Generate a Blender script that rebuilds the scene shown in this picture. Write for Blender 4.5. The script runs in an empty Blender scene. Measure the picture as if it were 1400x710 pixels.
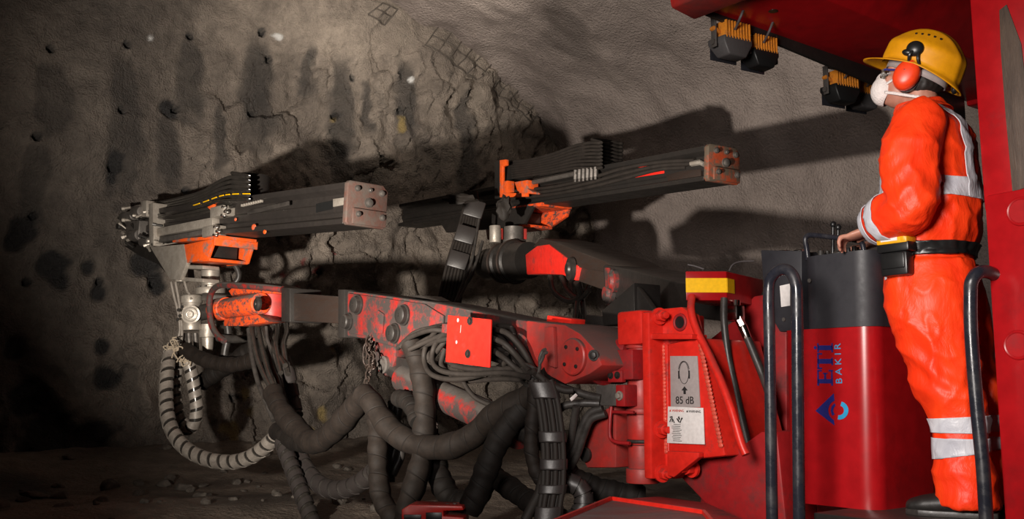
import bpy, bmesh, math, random
import numpy as np
from mathutils import Vector, Matrix, noise
random.seed(7)
SC = bpy.context.scene
COL = SC.collection
PI = math.pi
V = Vector

# ------------------------------------------------------------------ camera
FPX = 1350.0
PITCH = math.radians(7.5)
CAMZ = 0.9
cam_d = bpy.data.cameras.new('camera')
cam_d.sensor_width = 36.0
cam_d.lens = 36.0 * FPX / 1400.0
cam_d.clip_start = 0.02
cam = bpy.data.objects.new('camera', cam_d)
COL.objects.link(cam)
cam.location = (0, 0, CAMZ)
cam.rotation_euler = (PI / 2 + PITCH, 0, 0)
SC.camera = cam
EYE = V((0, 0, CAMZ))
cp, sp = math.cos(PITCH), math.sin(PITCH)


def ray(px, py):
    u, v = (px - 700) / FPX, (355 - py) / FPX
    return V((u, cp - v * sp, sp + v * cp))


def at(px, py, Y):
    d = ray(px, py)
    return EYE + d * (Y / d.y)


# tunnel / machine axes
ANG = math.radians(38)
T = V((-math.sin(ANG), math.cos(ANG), 0))      # towards the face
S = V((math.cos(ANG), math.sin(ANG), 0))       # to the right across the tunnel
UP = V((0, 0, 1))


class Fr:
    """local frame: x along a member, y towards the viewer's side, z up"""
    def __init__(self, o, x, up=UP, flip=False):
        self.o = V(o)
        self.x = V(x).normalized()
        y = V((-self.x.y, self.x.x, 0)).normalized() if up is UP else up.cross(self.x).normalized()
        if flip:
            y = -y
        self.y = y
        self.z = self.x.cross(self.y).normalized()
        if self.z.z < 0:
            self.z = -self.z

    def w(self, a, b=0.0, c=0.0):
        return self.o + self.x * a + self.y * b + self.z * c

    def px(self, px, py, y=0.0):
        d = ray(px, py)
        n = self.y
        k = ((self.o + n * y) - EYE).dot(n) / d.dot(n)
        q = EYE + d * k - self.o
        return (q.dot(self.x), q.dot(self.z))

    def p(self, px, py, y=0.0):
        a, c = self.px(px, py, y)
        return self.w(a, y, c)

    def loc(self, q):
        q = V(q) - self.o
        return V((q.dot(self.x), q.dot(self.y), q.dot(self.z)))

    def mat(self):
        m = Matrix((self.x, self.y, self.z)).transposed().to_4x4()
        m.translation = self.o
        return m


J = Fr(V((1.32, 3.70, 0)), T)                  # y = -S (left side of the machine)


def spline(pts, n=8):
    """Catmull-Rom through pts"""
    pts = [V(p) for p in pts]
    if len(pts) < 3:
        return pts
    P = [pts[0] * 2 - pts[1]] + pts + [pts[-1] * 2 - pts[-2]]
    out = []
    for i in range(1, len(P) - 2):
        p0, p1, p2, p3 = P[i - 1:i + 3]
        for k in range(n):
            t = k / n
            out.append(0.5 * ((2 * p1) + (p2 - p0) * t + (2 * p0 - 5 * p1 + 4 * p2 - p3) * t * t
                              + (3 * p1 - p0 - 3 * p2 + p3) * t ** 3))
    out.append(pts[-1])
    return out


def frames(pts):
    out = []
    t0 = (pts[1] - pts[0]).normalized()
    a = UP if abs(t0.z) < 0.9 else V((1, 0, 0))
    n = (a - t0 * a.dot(t0)).normalized()
    for i, p in enumerate(pts):
        t = (pts[min(i + 1, len(pts) - 1)] - pts[max(i - 1, 0)])
        t = t.normalized() if t.length > 1e-9 else t0
        n = (n - t * n.dot(t))
        n = n.normalized() if n.length > 1e-6 else t.orthogonal().normalized()
        out.append((p, t, n, t.cross(n)))
    return out


class MB:
    """collects shapes into ONE mesh"""
    def __init__(self):
        self.bm = bmesh.new()
        self.uv = self.bm.loops.layers.uv.new('UVMap')

    def _absorb(self, b, bev=0.0, seg=2):
        if bev > 0:
            bmesh.ops.recalc_face_normals(b, faces=b.faces)
            es = [e for e in b.edges if len(e.link_faces) == 2 and e.calc_face_angle(0) > 0.5]
            if es:
                bmesh.ops.bevel(b, geom=es, offset=bev, segments=seg, affect='EDGES', clamp_overlap=True, profile=0.5)
        bmesh.ops.recalc_face_normals(b, faces=b.faces)
        m = {}
        for v in b.verts:
            m[v] = self.bm.verts.new(v.co)
        for f in b.faces:
            try:
                self.bm.faces.new([m[v] for v in f.verts])
            except ValueError:
                pass
        b.free()

    def poly(self, pts, off, bev=0.0, seg=2):
        """polygon pts extruded by the vector off"""
        b = bmesh.new()
        off = V(off)
        lo = [b.verts.new(p) for p in pts]
        hi = [b.verts.new(V(p) + off) for p in pts]
        n = len(pts)
        b.faces.new(lo)
        b.faces.new(hi[::-1])
        for i in range(n):
            b.faces.new((lo[i], hi[i], hi[(i + 1) % n], lo[(i + 1) % n]))
        self._absorb(b, bev, seg)
        return self

    def prism(self, F, pl, y1, y0, bev=0.0, seg=2):
        """outline (pixel list) seen on plane y=y1 of frame F, going back to y0"""
        pts = [F.p(a, b, y1) for a, b in pl]
        return self.poly(pts, F.y * (y0 - y1), bev, seg)

    def box(self, F, c, s, bev=0.0, rot=None, seg=2):
        b = bmesh.new()
        bmesh.ops.create_cube(b, size=1.0)
        M = F.mat() @ Matrix.Translation(V(c))
        if rot:
            M = M @ rot
        M = M @ Matrix.Diagonal((s[0], s[1], s[2], 1))
        b.transform(M)
        self._absorb(b, bev, seg)
        return self

    def bar(self, p0, p1, w, h, up=UP, bev=0.0):
        """rectangular bar from p0 to p1"""
        p0, p1 = V(p0), V(p1)
        x = (p1 - p0).normalized()
        y = up.cross(x)
        y = y.normalized() if y.length > 1e-6 else x.orthogonal().normalized()
        z = x.cross(y)
        pts = [p0 + y * a * w / 2 + z * c * h / 2 for a, c in ((1, 1), (-1, 1), (-1, -1), (1, -1))]
        return self.poly(pts, p1 - p0, bev)

    def cyl(self, p0, p1, r0, r1=None, seg=20, bev=0.0):
        p0, p1 = V(p0), V(p1)
        r1 = r0 if r1 is None else r1
        return self.lathe(p0, p1 - p0, [(0, r0), (1, r1)], seg, bev)

    def lathe(self, o, axis, prof, seg=20, bev=0.0):
        """prof: (fraction along axis, radius)"""
        o, axis = V(o), V(axis)
        x = axis.normalized()
        n = x.orthogonal().normalized()
        m = x.cross(n)
        b = bmesh.new()
        rings = []
        for (k, r) in prof:
            rings.append([b.verts.new(o + axis * k + (n * math.cos(2 * PI * i / seg) + m * math.sin(2 * PI * i / seg)) * max(r, 1e-4))
                          for i in range(seg)])
        for a, c in zip(rings, rings[1:]):
            for i in range(seg):
                b.faces.new((a[i], a[(i + 1) % seg], c[(i + 1) % seg], c[i]))
        b.faces.new(rings[0][::-1])
        b.faces.new(rings[-1])
        self._absorb(b, bev)
        return self

    def tube(self, pts, r, seg=10, n=8, smooth=True, cap=True):
        pts = spline(pts, n) if smooth else [V(p) for p in pts]
        fr = frames(pts)
        rr = r if callable(r) else (lambda u: r)
        L = [0.0]
        for a, b in zip(pts, pts[1:]):
            L.append(L[-1] + (b - a).length)
        rings = []
        for i, (p, t, a, c) in enumerate(fr):
            q = rr(L[i] / max(L[-1], 1e-6))
            rings.append([self.bm.verts.new(p + (a * math.cos(2 * PI * k / seg) + c * math.sin(2 * PI * k / seg)) * q) for k in range(seg)])
        for i in range(len(rings) - 1):
            for k in range(seg):
                f = self.bm.faces.new((rings[i][k], rings[i][(k + 1) % seg], rings[i + 1][(k + 1) % seg], rings[i + 1][k]))
                vals = ((L[i], k / seg), (L[i], (k + 1) / seg), (L[i + 1], (k + 1) / seg), (L[i + 1], k / seg))
                for lp, uv in zip(f.loops, vals):
                    lp[self.uv].uv = uv
        if cap:
            self.bm.faces.new(rings[0][::-1])
            self.bm.faces.new(rings[-1])
        return self

    def helix(self, pts, r, pitch, width, thick=0.004, n=10, steps=14, phase=0.0):
        """spiral guard strip wound round the path"""
        pts = spline(pts, n)
        fr = frames(pts)
        L = [0.0]
        for a, b in zip(pts, pts[1:]):
            L.append(L[-1] + (b - a).length)
        tot = L[-1]

        def sample(s):
            s = min(max(s, 0), tot)
            i = 0
            lo, hi = 0, len(L) - 1
            while hi - lo > 1:
                m = (lo + hi) // 2
                if L[m] <= s:
                    lo = m
                else:
                    hi = m
            k = (s - L[lo]) / max(L[hi] - L[lo], 1e-9)
            p = fr[lo][0].lerp(fr[hi][0], k)
            a = fr[lo][2].lerp(fr[hi][2], k).normalized()
            t = fr[lo][1].lerp(fr[hi][1], k).normalized()
            a = (a - t * a.dot(t)).normalized()
            return p, t, a, t.cross(a)
        cnt = int(tot / pitch * steps)
        prev = None
        for i in range(cnt + 1):
            th = 2 * PI * i / steps + phase
            s0 = i / steps * pitch
            row = []
            for (ds, rad) in ((0, r), (0, r + thick), (width, r + thick), (width, r)):
                p, t, a, c = sample(s0 + ds)
                row.append(self.bm.verts.new(p + (a * math.cos(th) + c * math.sin(th)) * rad))
            if prev:
                for k in range(4):
                    self.bm.faces.new((prev[k], prev[(k + 1) % 4], row[(k + 1) % 4], row[k]))
            prev = row
        return self

    def ring(self, o, axis, R, r, seg=24, sec=8, arc=None):
        o, axis = V(o), V(axis).normalized()
        n = axis.orthogonal().normalized()
        m = axis.cross(n)
        pts = [o + (n * math.cos(2 * PI * i / seg) + m * math.sin(2 * PI * i / seg)) * R for i in range(seg + 1)]
        return self.tube(pts, r, sec, smooth=False, cap=False)

    def ball(self, o, r, F=None, seg=20, rings=12):
        b = bmesh.new()
        bmesh.ops.create_uvsphere(b, u_segments=seg, v_segments=rings, radius=1.0)
        s = r if isinstance(r, (tuple, list)) else (r, r, r)
        M = Matrix.Diagonal((s[0], s[1], s[2], 1))
        if F is not None:
            R = F.mat()
            R.translation = V(o)
            M = R @ M
        else:
            M = Matrix.Translation(V(o)) @ M
        b.transform(M)
        self._absorb(b)
        return self

    def bolt(self, o, axis, r, h, hexa=True, washer=True):
        """hex bolt head standing on a face"""
        o, axis = V(o), V(axis).normalized()
        if washer:
            self.cyl(o, o + axis * h * 0.3, r * 1.45, seg=20)
        self.cyl(o + axis * h * 0.2, o + axis * h, r, r * 0.96, seg=6 if hexa else 16, bev=r * 0.08)
        return self

    def text(self, s, F, a, c, y, size, depth=0.001, rot=0.0, align='CENTER', sx=1.0):
        """lettering lying in the x-z plane of F, facing +y; reading direction is -x of F"""
        cu = bpy.data.curves.new('lettering', 'FONT')
        cu.body = s
        cu.size = size
        cu.extrude = depth
        cu.align_x = align
        cu.align_y = 'CENTER'
        o = bpy.data.objects.new('lettering', cu)
        COL.objects.link(o)
        dg = bpy.context.evaluated_depsgraph_get()
        ev = o.evaluated_get(dg)
        me = bpy.data.meshes.new_from_object(ev)
        b = bmesh.new()
        b.from_mesh(me)
        bpy.data.objects.remove(o)
        bpy.data.curves.remove(cu)
        bpy.data.meshes.remove(me)
        ex, ez, ey = -F.x, F.z, F.y
        M = Matrix((ex, ez, ey)).transposed().to_4x4()
        M.translation = F.w(a, y, c)
        M = M @ Matrix.Rotation(rot, 4, 'Z') @ Matrix.Diagonal((sx, 1, 1, 1))
        b.transform(M)
        self._absorb(b)
        return self

    def build(self, name, mat, parent=None, smooth=True, angle=38):
        base = parent_base(parent)
        me = bpy.data.meshes.new(name)
        self.bm.normal_update()
        self.bm.to_mesh(me)
        self.bm.free()
        if base is not None:
            me.transform(Matrix.Translation(-base))
        if smooth:
            me.polygons.foreach_set('use_smooth', [True] * len(me.polygons))
            me.set_sharp_from_angle(angle=math.radians(angle))
        me.update()
        o = bpy.data.objects.new(name, me)
        COL.objects.link(o)
        if parent is not None:
            o.parent = parent
        if mat is not None:
            me.materials.append(mat)
        return o


def parent_base(p):
    b = V((0, 0, 0))
    if p is None:
        return None
    while p is not None:
        b = b + p.location
        p = p.parent
    return b


def thing(name, label, cat, base, group=None):
    o = bpy.data.objects.new(name, None)
    o.empty_display_size = 0.1
    COL.objects.link(o)
    o.location = V(base)
    o['label'] = label
    o['category'] = cat
    if group:
        o['group'] = group
    return o


def solo(mb, name, mat, label, cat, base, group=None, kind=None):
    """a thing that is one mesh"""
    base = V(base)
    o = mb.build(name, mat)
    o.data.transform(Matrix.Translation(-base))
    o.location = base
    o['label'] = label
    o['category'] = cat
    if group:
        o['group'] = group
    if kind:
        o['kind'] = kind
    return o


# ------------------------------------------------------------------ materials
def newmat(name):
    m = bpy.data.materials.new(name)
    m.use_nodes = True
    nt = m.node_tree
    b = nt.nodes['Principled BSDF']
    return m, nt, b


def N(nt, typ, **kw):
    n = nt.nodes.new(typ)
    for k, v in kw.items():
        if k.startswith('i_'):
            key = k[2:].replace('_', ' ')
            n.inputs[key].default_value = v
        else:
            setattr(n, k, v)
    return n


def rgba(c):
    return (c[0], c[1], c[2], 1)


def ramp(nt, src, stops):
    r = nt.nodes.new('ShaderNodeValToRGB')
    e = r.color_ramp.elements
    while len(e) < len(stops):
        e.new(0.5)
    for el, (p, c) in zip(e, stops):
        el.position = p
        el.color = rgba(c) if isinstance(c, (tuple, list)) else (c, c, c, 1)
    nt.links.new(src, r.inputs[0])
    return r


def mixc(nt, fac, a, b):
    m = nt.nodes.new('ShaderNodeMix')
    m.data_type = 'RGBA'
    if isinstance(fac, float):
        m.inputs[0].default_value = fac
    else:
        nt.links.new(fac, m.inputs[0])
    for i, c in ((6, a), (7, b)):
        if isinstance(c, (tuple, list)):
            m.inputs[i].default_value = rgba(c)
        else:
            nt.links.new(c, m.inputs[i])
    return m.outputs[2]


def paint(name, col, grime=(0.03, 0.025, 0.022), amount=0.5, scale=9.0, rough=0.42, metal=0.0,
          dust=0.0, dustcol=(0.075, 0.065, 0.058), bump=0.15, edge=0.08, spec=0.5, stretch=(1, 1, 1), grough=0.75, second=None):
    """paint or metal with patchy grime and settled dust on the upward faces"""
    m, nt, b = newmat(name)
    tc = N(nt, 'ShaderNodeTexCoord')
    mp = N(nt, 'ShaderNodeMapping')
    mp.inputs['Scale'].default_value = stretch
    nt.links.new(tc.outputs['Object'], mp.inputs['Vector'])
    n1 = N(nt, 'ShaderNodeTexNoise', i_Scale=scale, i_Detail=7.0, i_Roughness=0.68)
    nt.links.new(mp.outputs[0], n1.inputs['Vector'])
    c0 = 1.0 - amount
    lo = 0.30 + 0.40 * c0
    r1 = ramp(nt, n1.outputs['Fac'], [(max(lo - edge, 0), 0.0), (min(lo + edge, 1), 1.0)])
    n2 = N(nt, 'ShaderNodeTexNoise', i_Scale=scale * 5, i_Detail=5.0, i_Roughness=0.6)
    nt.links.new(mp.outputs[0], n2.inputs['Vector'])
    shade = ramp(nt, n2.outputs['Fac'], [(0.25, tuple(c * 0.72 for c in col)), (0.7, col if second is None else second)])
    colr = mixc(nt, r1.outputs[0], shade.outputs[0], grime)
    if dust > 0:
        g = N(nt, 'ShaderNodeNewGeometry')
        sx = N(nt, 'ShaderNodeSeparateXYZ')
        nt.links.new(g.outputs['Normal'], sx.inputs[0])
        a = N(nt, 'ShaderNodeMath', operation='MULTIPLY_ADD')
        nt.links.new(sx.outputs['Z'], a.inputs[0])
        a.inputs[1].default_value = 0.9
        nt.links.new(n1.outputs['Fac'], a.inputs[2])
        rd = ramp(nt, a.outputs[0], [(0.78, 0.0), (1.0, dust)])
        colr = mixc(nt, rd.outputs[0], colr, dustcol)
    nt.links.new(colr, b.inputs['Base Color'])
    rr = N(nt, 'ShaderNodeMapRange')
    nt.links.new(r1.outputs[0], rr.inputs[0])
    rr.inputs[3].default_value = rough
    rr.inputs[4].default_value = grough
    nt.links.new(rr.outputs[0], b.inputs['Roughness'])
    b.inputs['Metallic'].default_value = metal
    b.inputs['Specular IOR Level'].default_value = spec
    if bump > 0:
        bp = N(nt, 'ShaderNodeBump', i_Strength=bump, i_Distance=0.006)
        nt.links.new(n2.outputs['Fac'], bp.inputs['Height'])
        nt.links.new(bp.outputs[0], b.inputs['Normal'])
    return m


def flat(name, col, rough=0.5, metal=0.0, spec=0.5):
    m, nt, b = newmat(name)
    n = N(nt, 'ShaderNodeTexNoise', i_Scale=60.0, i_Detail=3.0)
    tc = N(nt, 'ShaderNodeTexCoord')
    nt.links.new(tc.outputs['Object'], n.inputs['Vector'])
    r = ramp(nt, n.outputs['Fac'], [(0.3, tuple(c * 0.85 for c in col)), (0.7, col)])
    nt.links.new(r.outputs[0], b.inputs['Base Color'])
    b.inputs['Roughness'].default_value = rough
    b.inputs['Metallic'].default_value = metal
    b.inputs['Specular IOR Level'].default_value = spec
    return m


def wrapmat(name, col, col2, pitch, rough=0.7, metal=0.0, lines=0.12, bump=0.5):
    """hose sleeve: helical seams follow the length (u) and angle (v) of the tube"""
    m, nt, b = newmat(name)
    uv = N(nt, 'ShaderNodeUVMap')
    sx = N(nt, 'ShaderNodeSeparateXYZ')
    nt.links.new(uv.outputs[0], sx.inputs[0])
    a = N(nt, 'ShaderNodeMath', operation='DIVIDE')
    nt.links.new(sx.outputs['X'], a.inputs[0])
    a.inputs[1].default_value = pitch
    s = N(nt, 'ShaderNodeMath', operation='ADD')
    nt.links.new(a.outputs[0], s.inputs[0])
    nt.links.new(sx.outputs['Y'], s.inputs[1])
    f = N(nt, 'ShaderNodeMath', operation='FRACT')
    nt.links.new(s.outputs[0], f.inputs[0])
    r = ramp(nt, f.outputs[0], [(0.0, 0.0), (lines, 1.0), (0.97, 0.8), (1.0, 0.0)])
    tc = N(nt, 'ShaderNodeTexCoord')
    n = N(nt, 'ShaderNodeTexNoise', i_Scale=22.0, i_Detail=6.0, i_Roughness=0.65)
    nt.links.new(tc.outputs['Object'], n.inputs['Vector'])
    base = ramp(nt, n.outputs['Fac'], [(0.35, tuple(c * 0.55 for c in col)), (0.65, col)])
    c = mixc(nt, r.outputs[0], col2, base.outputs[0])
    nt.links.new(c, b.inputs['Base Color'])
    b.inputs['Roughness'].default_value = rough
    b.inputs['Metallic'].default_value = metal
    b.inputs['Specular IOR Level'].default_value = 0.22
    ad = N(nt, 'ShaderNodeMath', operation='MULTIPLY_ADD')
    nt.links.new(n.outputs['Fac'], ad.inputs[0])
    ad.inputs[1].default_value = 0.35
    nt.links.new(r.outputs[0], ad.inputs[2])
    bp = N(nt, 'ShaderNodeBump', i_Strength=bump, i_Distance=0.006)
    nt.links.new(ad.outputs[0], bp.inputs['Height'])
    nt.links.new(bp.outputs[0], b.inputs['Normal'])
    return m


M = {}
M['red'] = paint('red_paint', (0.70, 0.022, 0.013), amount=0.16, scale=5, rough=0.36, dust=0.35, dustcol=(0.10, 0.05, 0.045), bump=0.08)
M['red_clean'] = paint('red_paint_clean', (0.38, 0.006, 0.009), grime=(0.20, 0.004, 0.006), amount=0.2, scale=3, rough=0.28, bump=0.02, grough=0.4)
M['red_dark'] = paint('red_paint_faded', (0.34, 0.010, 0.012), grime=(0.10, 0.012, 0.012), amount=0.35, scale=4, rough=0.5, bump=0.08)
M['red_worn'] = paint('red_paint_worn', (0.30, 0.012, 0.009), grime=(0.024, 0.016, 0.014), amount=0.68, scale=9, rough=0.4, dust=1.0, dustcol=(0.05, 0.042, 0.037), bump=0.25, edge=0.11)
M['red_scuffed'] = paint('red_paint_scuffed', (0.52, 0.026, 0.020), grime=(0.15, 0.035, 0.03), amount=0.45, scale=5, rough=0.38, dust=0.85, bump=0.12, edge=0.2)
M['orange'] = paint('orange_paint_worn', (0.85, 0.11, 0.015), grime=(0.16, 0.13, 0.11), amount=0.30, scale=8, rough=0.42, dust=0.7, bump=0.2)
M['orange_dirty'] = paint('orange_paint_dirty', (0.80, 0.085, 0.015), grime=(0.05, 0.035, 0.03), amount=0.42, scale=16, rough=0.45, dust=0.9, bump=0.25, stretch=(1, 1, 1.8))
M['steel'] = paint('dusty_steel', (0.54, 0.49, 0.43), grime=(0.26, 0.225, 0.19), amount=0.5, scale=14, rough=0.34, metal=0.5, dust=0.5, dustcol=(0.25, 0.22, 0.19), bump=0.2, edge=0.2, grough=0.6)
M['steel_grey'] = paint('grey_steel', (0.20, 0.18, 0.165), grime=(0.075, 0.066, 0.06), amount=0.5, scale=10, rough=0.4, metal=0.55, dust=0.6, dustcol=(0.16, 0.14, 0.125), bump=0.2, edge=0.2, grough=0.6)
M['steel_dark'] = paint('dark_oily_steel', (0.034, 0.029, 0.026), grime=(0.016, 0.014, 0.013), amount=0.5, scale=9, rough=0.36, metal=0.3, dust=0.8, dustcol=(0.05, 0.042, 0.037), bump=0.2, edge=0.2, grough=0.55)
M['beam'] = paint('drawn_aluminium_beam', (0.075, 0.064, 0.058), grime=(0.034, 0.029, 0.027), amount=0.5, scale=6, rough=0.38, metal=0.6, dust=0.7, dustcol=(0.08, 0.068, 0.06), bump=0.12, edge=0.25, grough=0.55)
M['tube_brown'] = paint('rust_brown_steel', (0.045, 0.026, 0.019), grime=(0.022, 0.015, 0.012), amount=0.5, scale=7, rough=0.45, metal=0.4, dust=0.9, dustcol=(0.06, 0.046, 0.038), bump=0.15, edge=0.25, stretch=(1, 1, 5))
M['chrome'] = flat('chromed_steel', (0.75, 0.72, 0.68), rough=0.18, metal=1.0)
M['plate'] = paint('worn_pink_plate', (0.17, 0.072, 0.055), grime=(0.11, 0.085, 0.072), amount=0.62, scale=12, rough=0.5, metal=0.25, bump=0.3, edge=0.15)
M['plate_brown'] = paint('rusty_orange_plate', (0.36, 0.055, 0.018), grime=(0.085, 0.062, 0.042), amount=0.55, scale=9, rough=0.5, bump=0.3)
M['rubber'] = paint('black_rubber', (0.018, 0.016, 0.015), grime=(0.05, 0.043, 0.038), amount=0.4, scale=14, rough=0.34, bump=0.1, edge=0.25, grough=0.6)
M['rubber_dusty'] = paint('dusty_rubber', (0.015, 0.012, 0.0105), grime=(0.026, 0.0205, 0.017), amount=0.5, scale=12, rough=0.6, bump=0.15, edge=0.25, spec=0.25)
M['rubber_wet'] = paint('shiny_black_rubber', (0.02, 0.018, 0.016), grime=(0.035, 0.03, 0.026), amount=0.4, scale=14, rough=0.16, bump=0.05, edge=0.25, grough=0.3)
M['sleeve'] = wrapmat('wrapped_hose_sleeve', (0.0165, 0.0115, 0.0088), (0.010, 0.008, 0.007), 0.115, lines=0.07)
M['sleeve_dark'] = wrapmat('dark_wrapped_sleeve', (0.012, 0.0088, 0.0072), (0.008, 0.007, 0.006), 0.085)
M['guard'] = paint('grey_spiral_guard', (0.36, 0.32, 0.28), grime=(0.13, 0.11, 0.095), amount=0.5, scale=16, rough=0.38, metal=0.15, bump=0.1, edge=0.25, grough=0.6)
M['guard_dark'] = paint('dark_spiral_guard', (0.035, 0.029, 0.027), grime=(0.025, 0.021, 0.02), amount=0.5, scale=16, rough=0.35, bump=0.1, edge=0.25, grough=0.5)
M['charcoal'] = paint('charcoal_housing', (0.023, 0.022, 0.027), grime=(0.019, 0.018, 0.022), amount=0.4, scale=10, rough=0.42, bump=0.04, edge=0.3)
M['rail'] = paint('blue_black_tube', (0.018, 0.019, 0.027), grime=(0.04, 0.036, 0.036), amount=0.12, scale=12, rough=0.22, bump=0.06, edge=0.2)
M['black'] = flat('black_plastic', (0.012, 0.012, 0.012), rough=0.35)
M['navy'] = flat('navy_print', (0.018, 0.02, 0.17), rough=0.35)
M['skyblue'] = flat('light_blue_print', (0.03, 0.30, 0.55), rough=0.35)
M['yellow'] = flat('yellow_reflector', (0.95, 0.52, 0.0), rough=0.4)
M['sign_grey'] = flat('grey_sign_plate', (0.36, 0.31, 0.30), rough=0.45)
M['white'] = flat('white_label', (0.72, 0.68, 0.66), rough=0.5)
M['ink'] = flat('black_ink', (0.02, 0.018, 0.018), rough=0.5)
M['ink_red'] = flat('red_ink', (0.55, 0.04, 0.02), rough=0.5)
M['amber'] = paint('amber_cast_housing', (0.70, 0.24, 0.02), grime=(0.30, 0.10, 0.02), amount=0.3, scale=20, rough=0.5, bump=0.1)
M['lens'] = flat('dark_lamp_glass', (0.02, 0.02, 0.024), rough=0.08)
M['clear_shade'] = paint('smoky_lamp_cowl', (0.085, 0.080, 0.080), grime=(0.05, 0.045, 0.045), amount=0.5, scale=18, rough=0.3, bump=0.1, edge=0.3)
M['wire'] = flat('cable_grey', (0.10, 0.09, 0.09), rough=0.45)
M['tread'] = paint('scuffed_step_plate', (0.14, 0.075, 0.075), grime=(0.12, 0.105, 0.10), amount=0.5, scale=5, rough=0.4, bump=0.25, edge=0.15, stretch=(1, 4, 1))
M['wood'] = paint('bare_rusted_strip', (0.11, 0.072, 0.05), grime=(0.045, 0.03, 0.022), amount=0.5, scale=14, rough=0.6, bump=0.4, edge=0.2, stretch=(3, 3, .4))
M['rope'] = paint('frayed_cord', (0.42, 0.34, 0.25), amount=0.3, scale=30, rough=0.8)
M['mesh_wire'] = paint('rusty_dusty_wire', (0.10, 0.083, 0.07), grime=(0.05, 0.04, 0.033), amount=0.5, scale=20, rough=0.7)
M['weld'] = paint('weld_bead', (0.75, 0.10, 0.06), grime=(0.45, 0.05, 0.03), amount=0.4, scale=40, rough=0.3, bump=0.5)
# ------------------------------------------------------------------ tunnel
FO = V((-4.25, 10.5, 0))                       # a point of the face, on the floor line


def face_px(px, py):
    d = ray(px, py)
    k = (FO - EYE).dot(T) / d.dot(T)
    q = EYE + d * k - FO
    return (q.dot(S), q.z)


def fbm(p, octv=5, H=1.0):
    return noise.fractal(p, H, 2.1, octv)


def sstep(a, b, x):
    t = min(max((x - a) / (b - a), 0), 1)
    return t * t * (3 - 2 * t)


HOLES = [(68, 68), (173, 62), (260, 50), (358, 44), (367, 82), (47, 189), (166, 151), (346, 155), (49, 293), (481, 107),
         (548, 102), (637, 130), (457, 160), (545, 152), (156, 228), (245, 147), (138, 385), (38, 386), (318, 545), (437, 372), (214, 388)]
HOLES = [face_px(*h) + (0.036,) for h in HOLES]
# water stains running down the face: pixel centre line and half width
STREAKS = [(68, 80, 210, 26), (170, 62, 330, 28), (262, 48, 190, 22), (232, 150, 270, 20), (355, 50, 230, 26), (466, 75, 260, 20),
           (556, 85, 200, 22), (636, 125, 300, 18), (48, 190, 330, 20), (500, 110, 190, 9), (300, 140, 250, 10), (425, 60, 140, 10)]
STREAKS = [(face_px(x, a) + face_px(x, b) + (w / FPX * 11.5,)) for x, a, b, w in STREAKS]
BLOBS = [(236, 146, 17), (160, 226, 19), (157, 243, 13), (35, 312, 22), (22, 330, 16), (75, 360, 22), (84, 384, 16), (200, 360, 26), (215, 385, 18),
         (125, 365, 12), (137, 400, 16), (138, 475, 14), (142, 520, 22), (40, 545, 30), (60, 600, 46), (120, 600, 30), (20, 480, 16), (255, 260, 8)]
BLOBS = [face_px(x, y) + (r / FPX * 11,) for x, y, r in BLOBS]


def grid_mesh(name, pts, nu, nv, mat, attrs=None):
    """pts: (nu*nv,3) array, v fastest"""
    me = bpy.data.meshes.new(name)
    idx = np.arange(nu * nv).reshape(nu, nv)
    q = np.stack([idx[:-1, :-1], idx[1:, :-1], idx[1:, 1:], idx[:-1, 1:]], -1).reshape(-1, 4)
    me.vertices.add(nu * nv)
    me.vertices.foreach_set('co', np.asarray(pts, dtype=np.float32).ravel())
    me.loops.add(q.size)
    me.loops.foreach_set('vertex_index', q.ravel().astype(np.int32))
    me.polygons.add(len(q))
    me.polygons.foreach_set('loop_start', np.arange(0, q.size, 4, dtype=np.int32))
    me.polygons.foreach_set('loop_total', np.full(len(q), 4, dtype=np.int32))
    me.polygons.foreach_set('use_smooth', [True] * len(q))
    for k, vals in (attrs or {}).items():
        at_ = me.attributes.new(k, 'FLOAT', 'POINT')
        at_.data.foreach_set('value', np.asarray(vals, dtype=np.float32))
    me.update()
    me.validate()
    o = bpy.data.objects.new(name, me)
    COL.objects.link(o)
    me.materials.append(mat)
    o['kind'] = 'structure'
    return o


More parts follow.
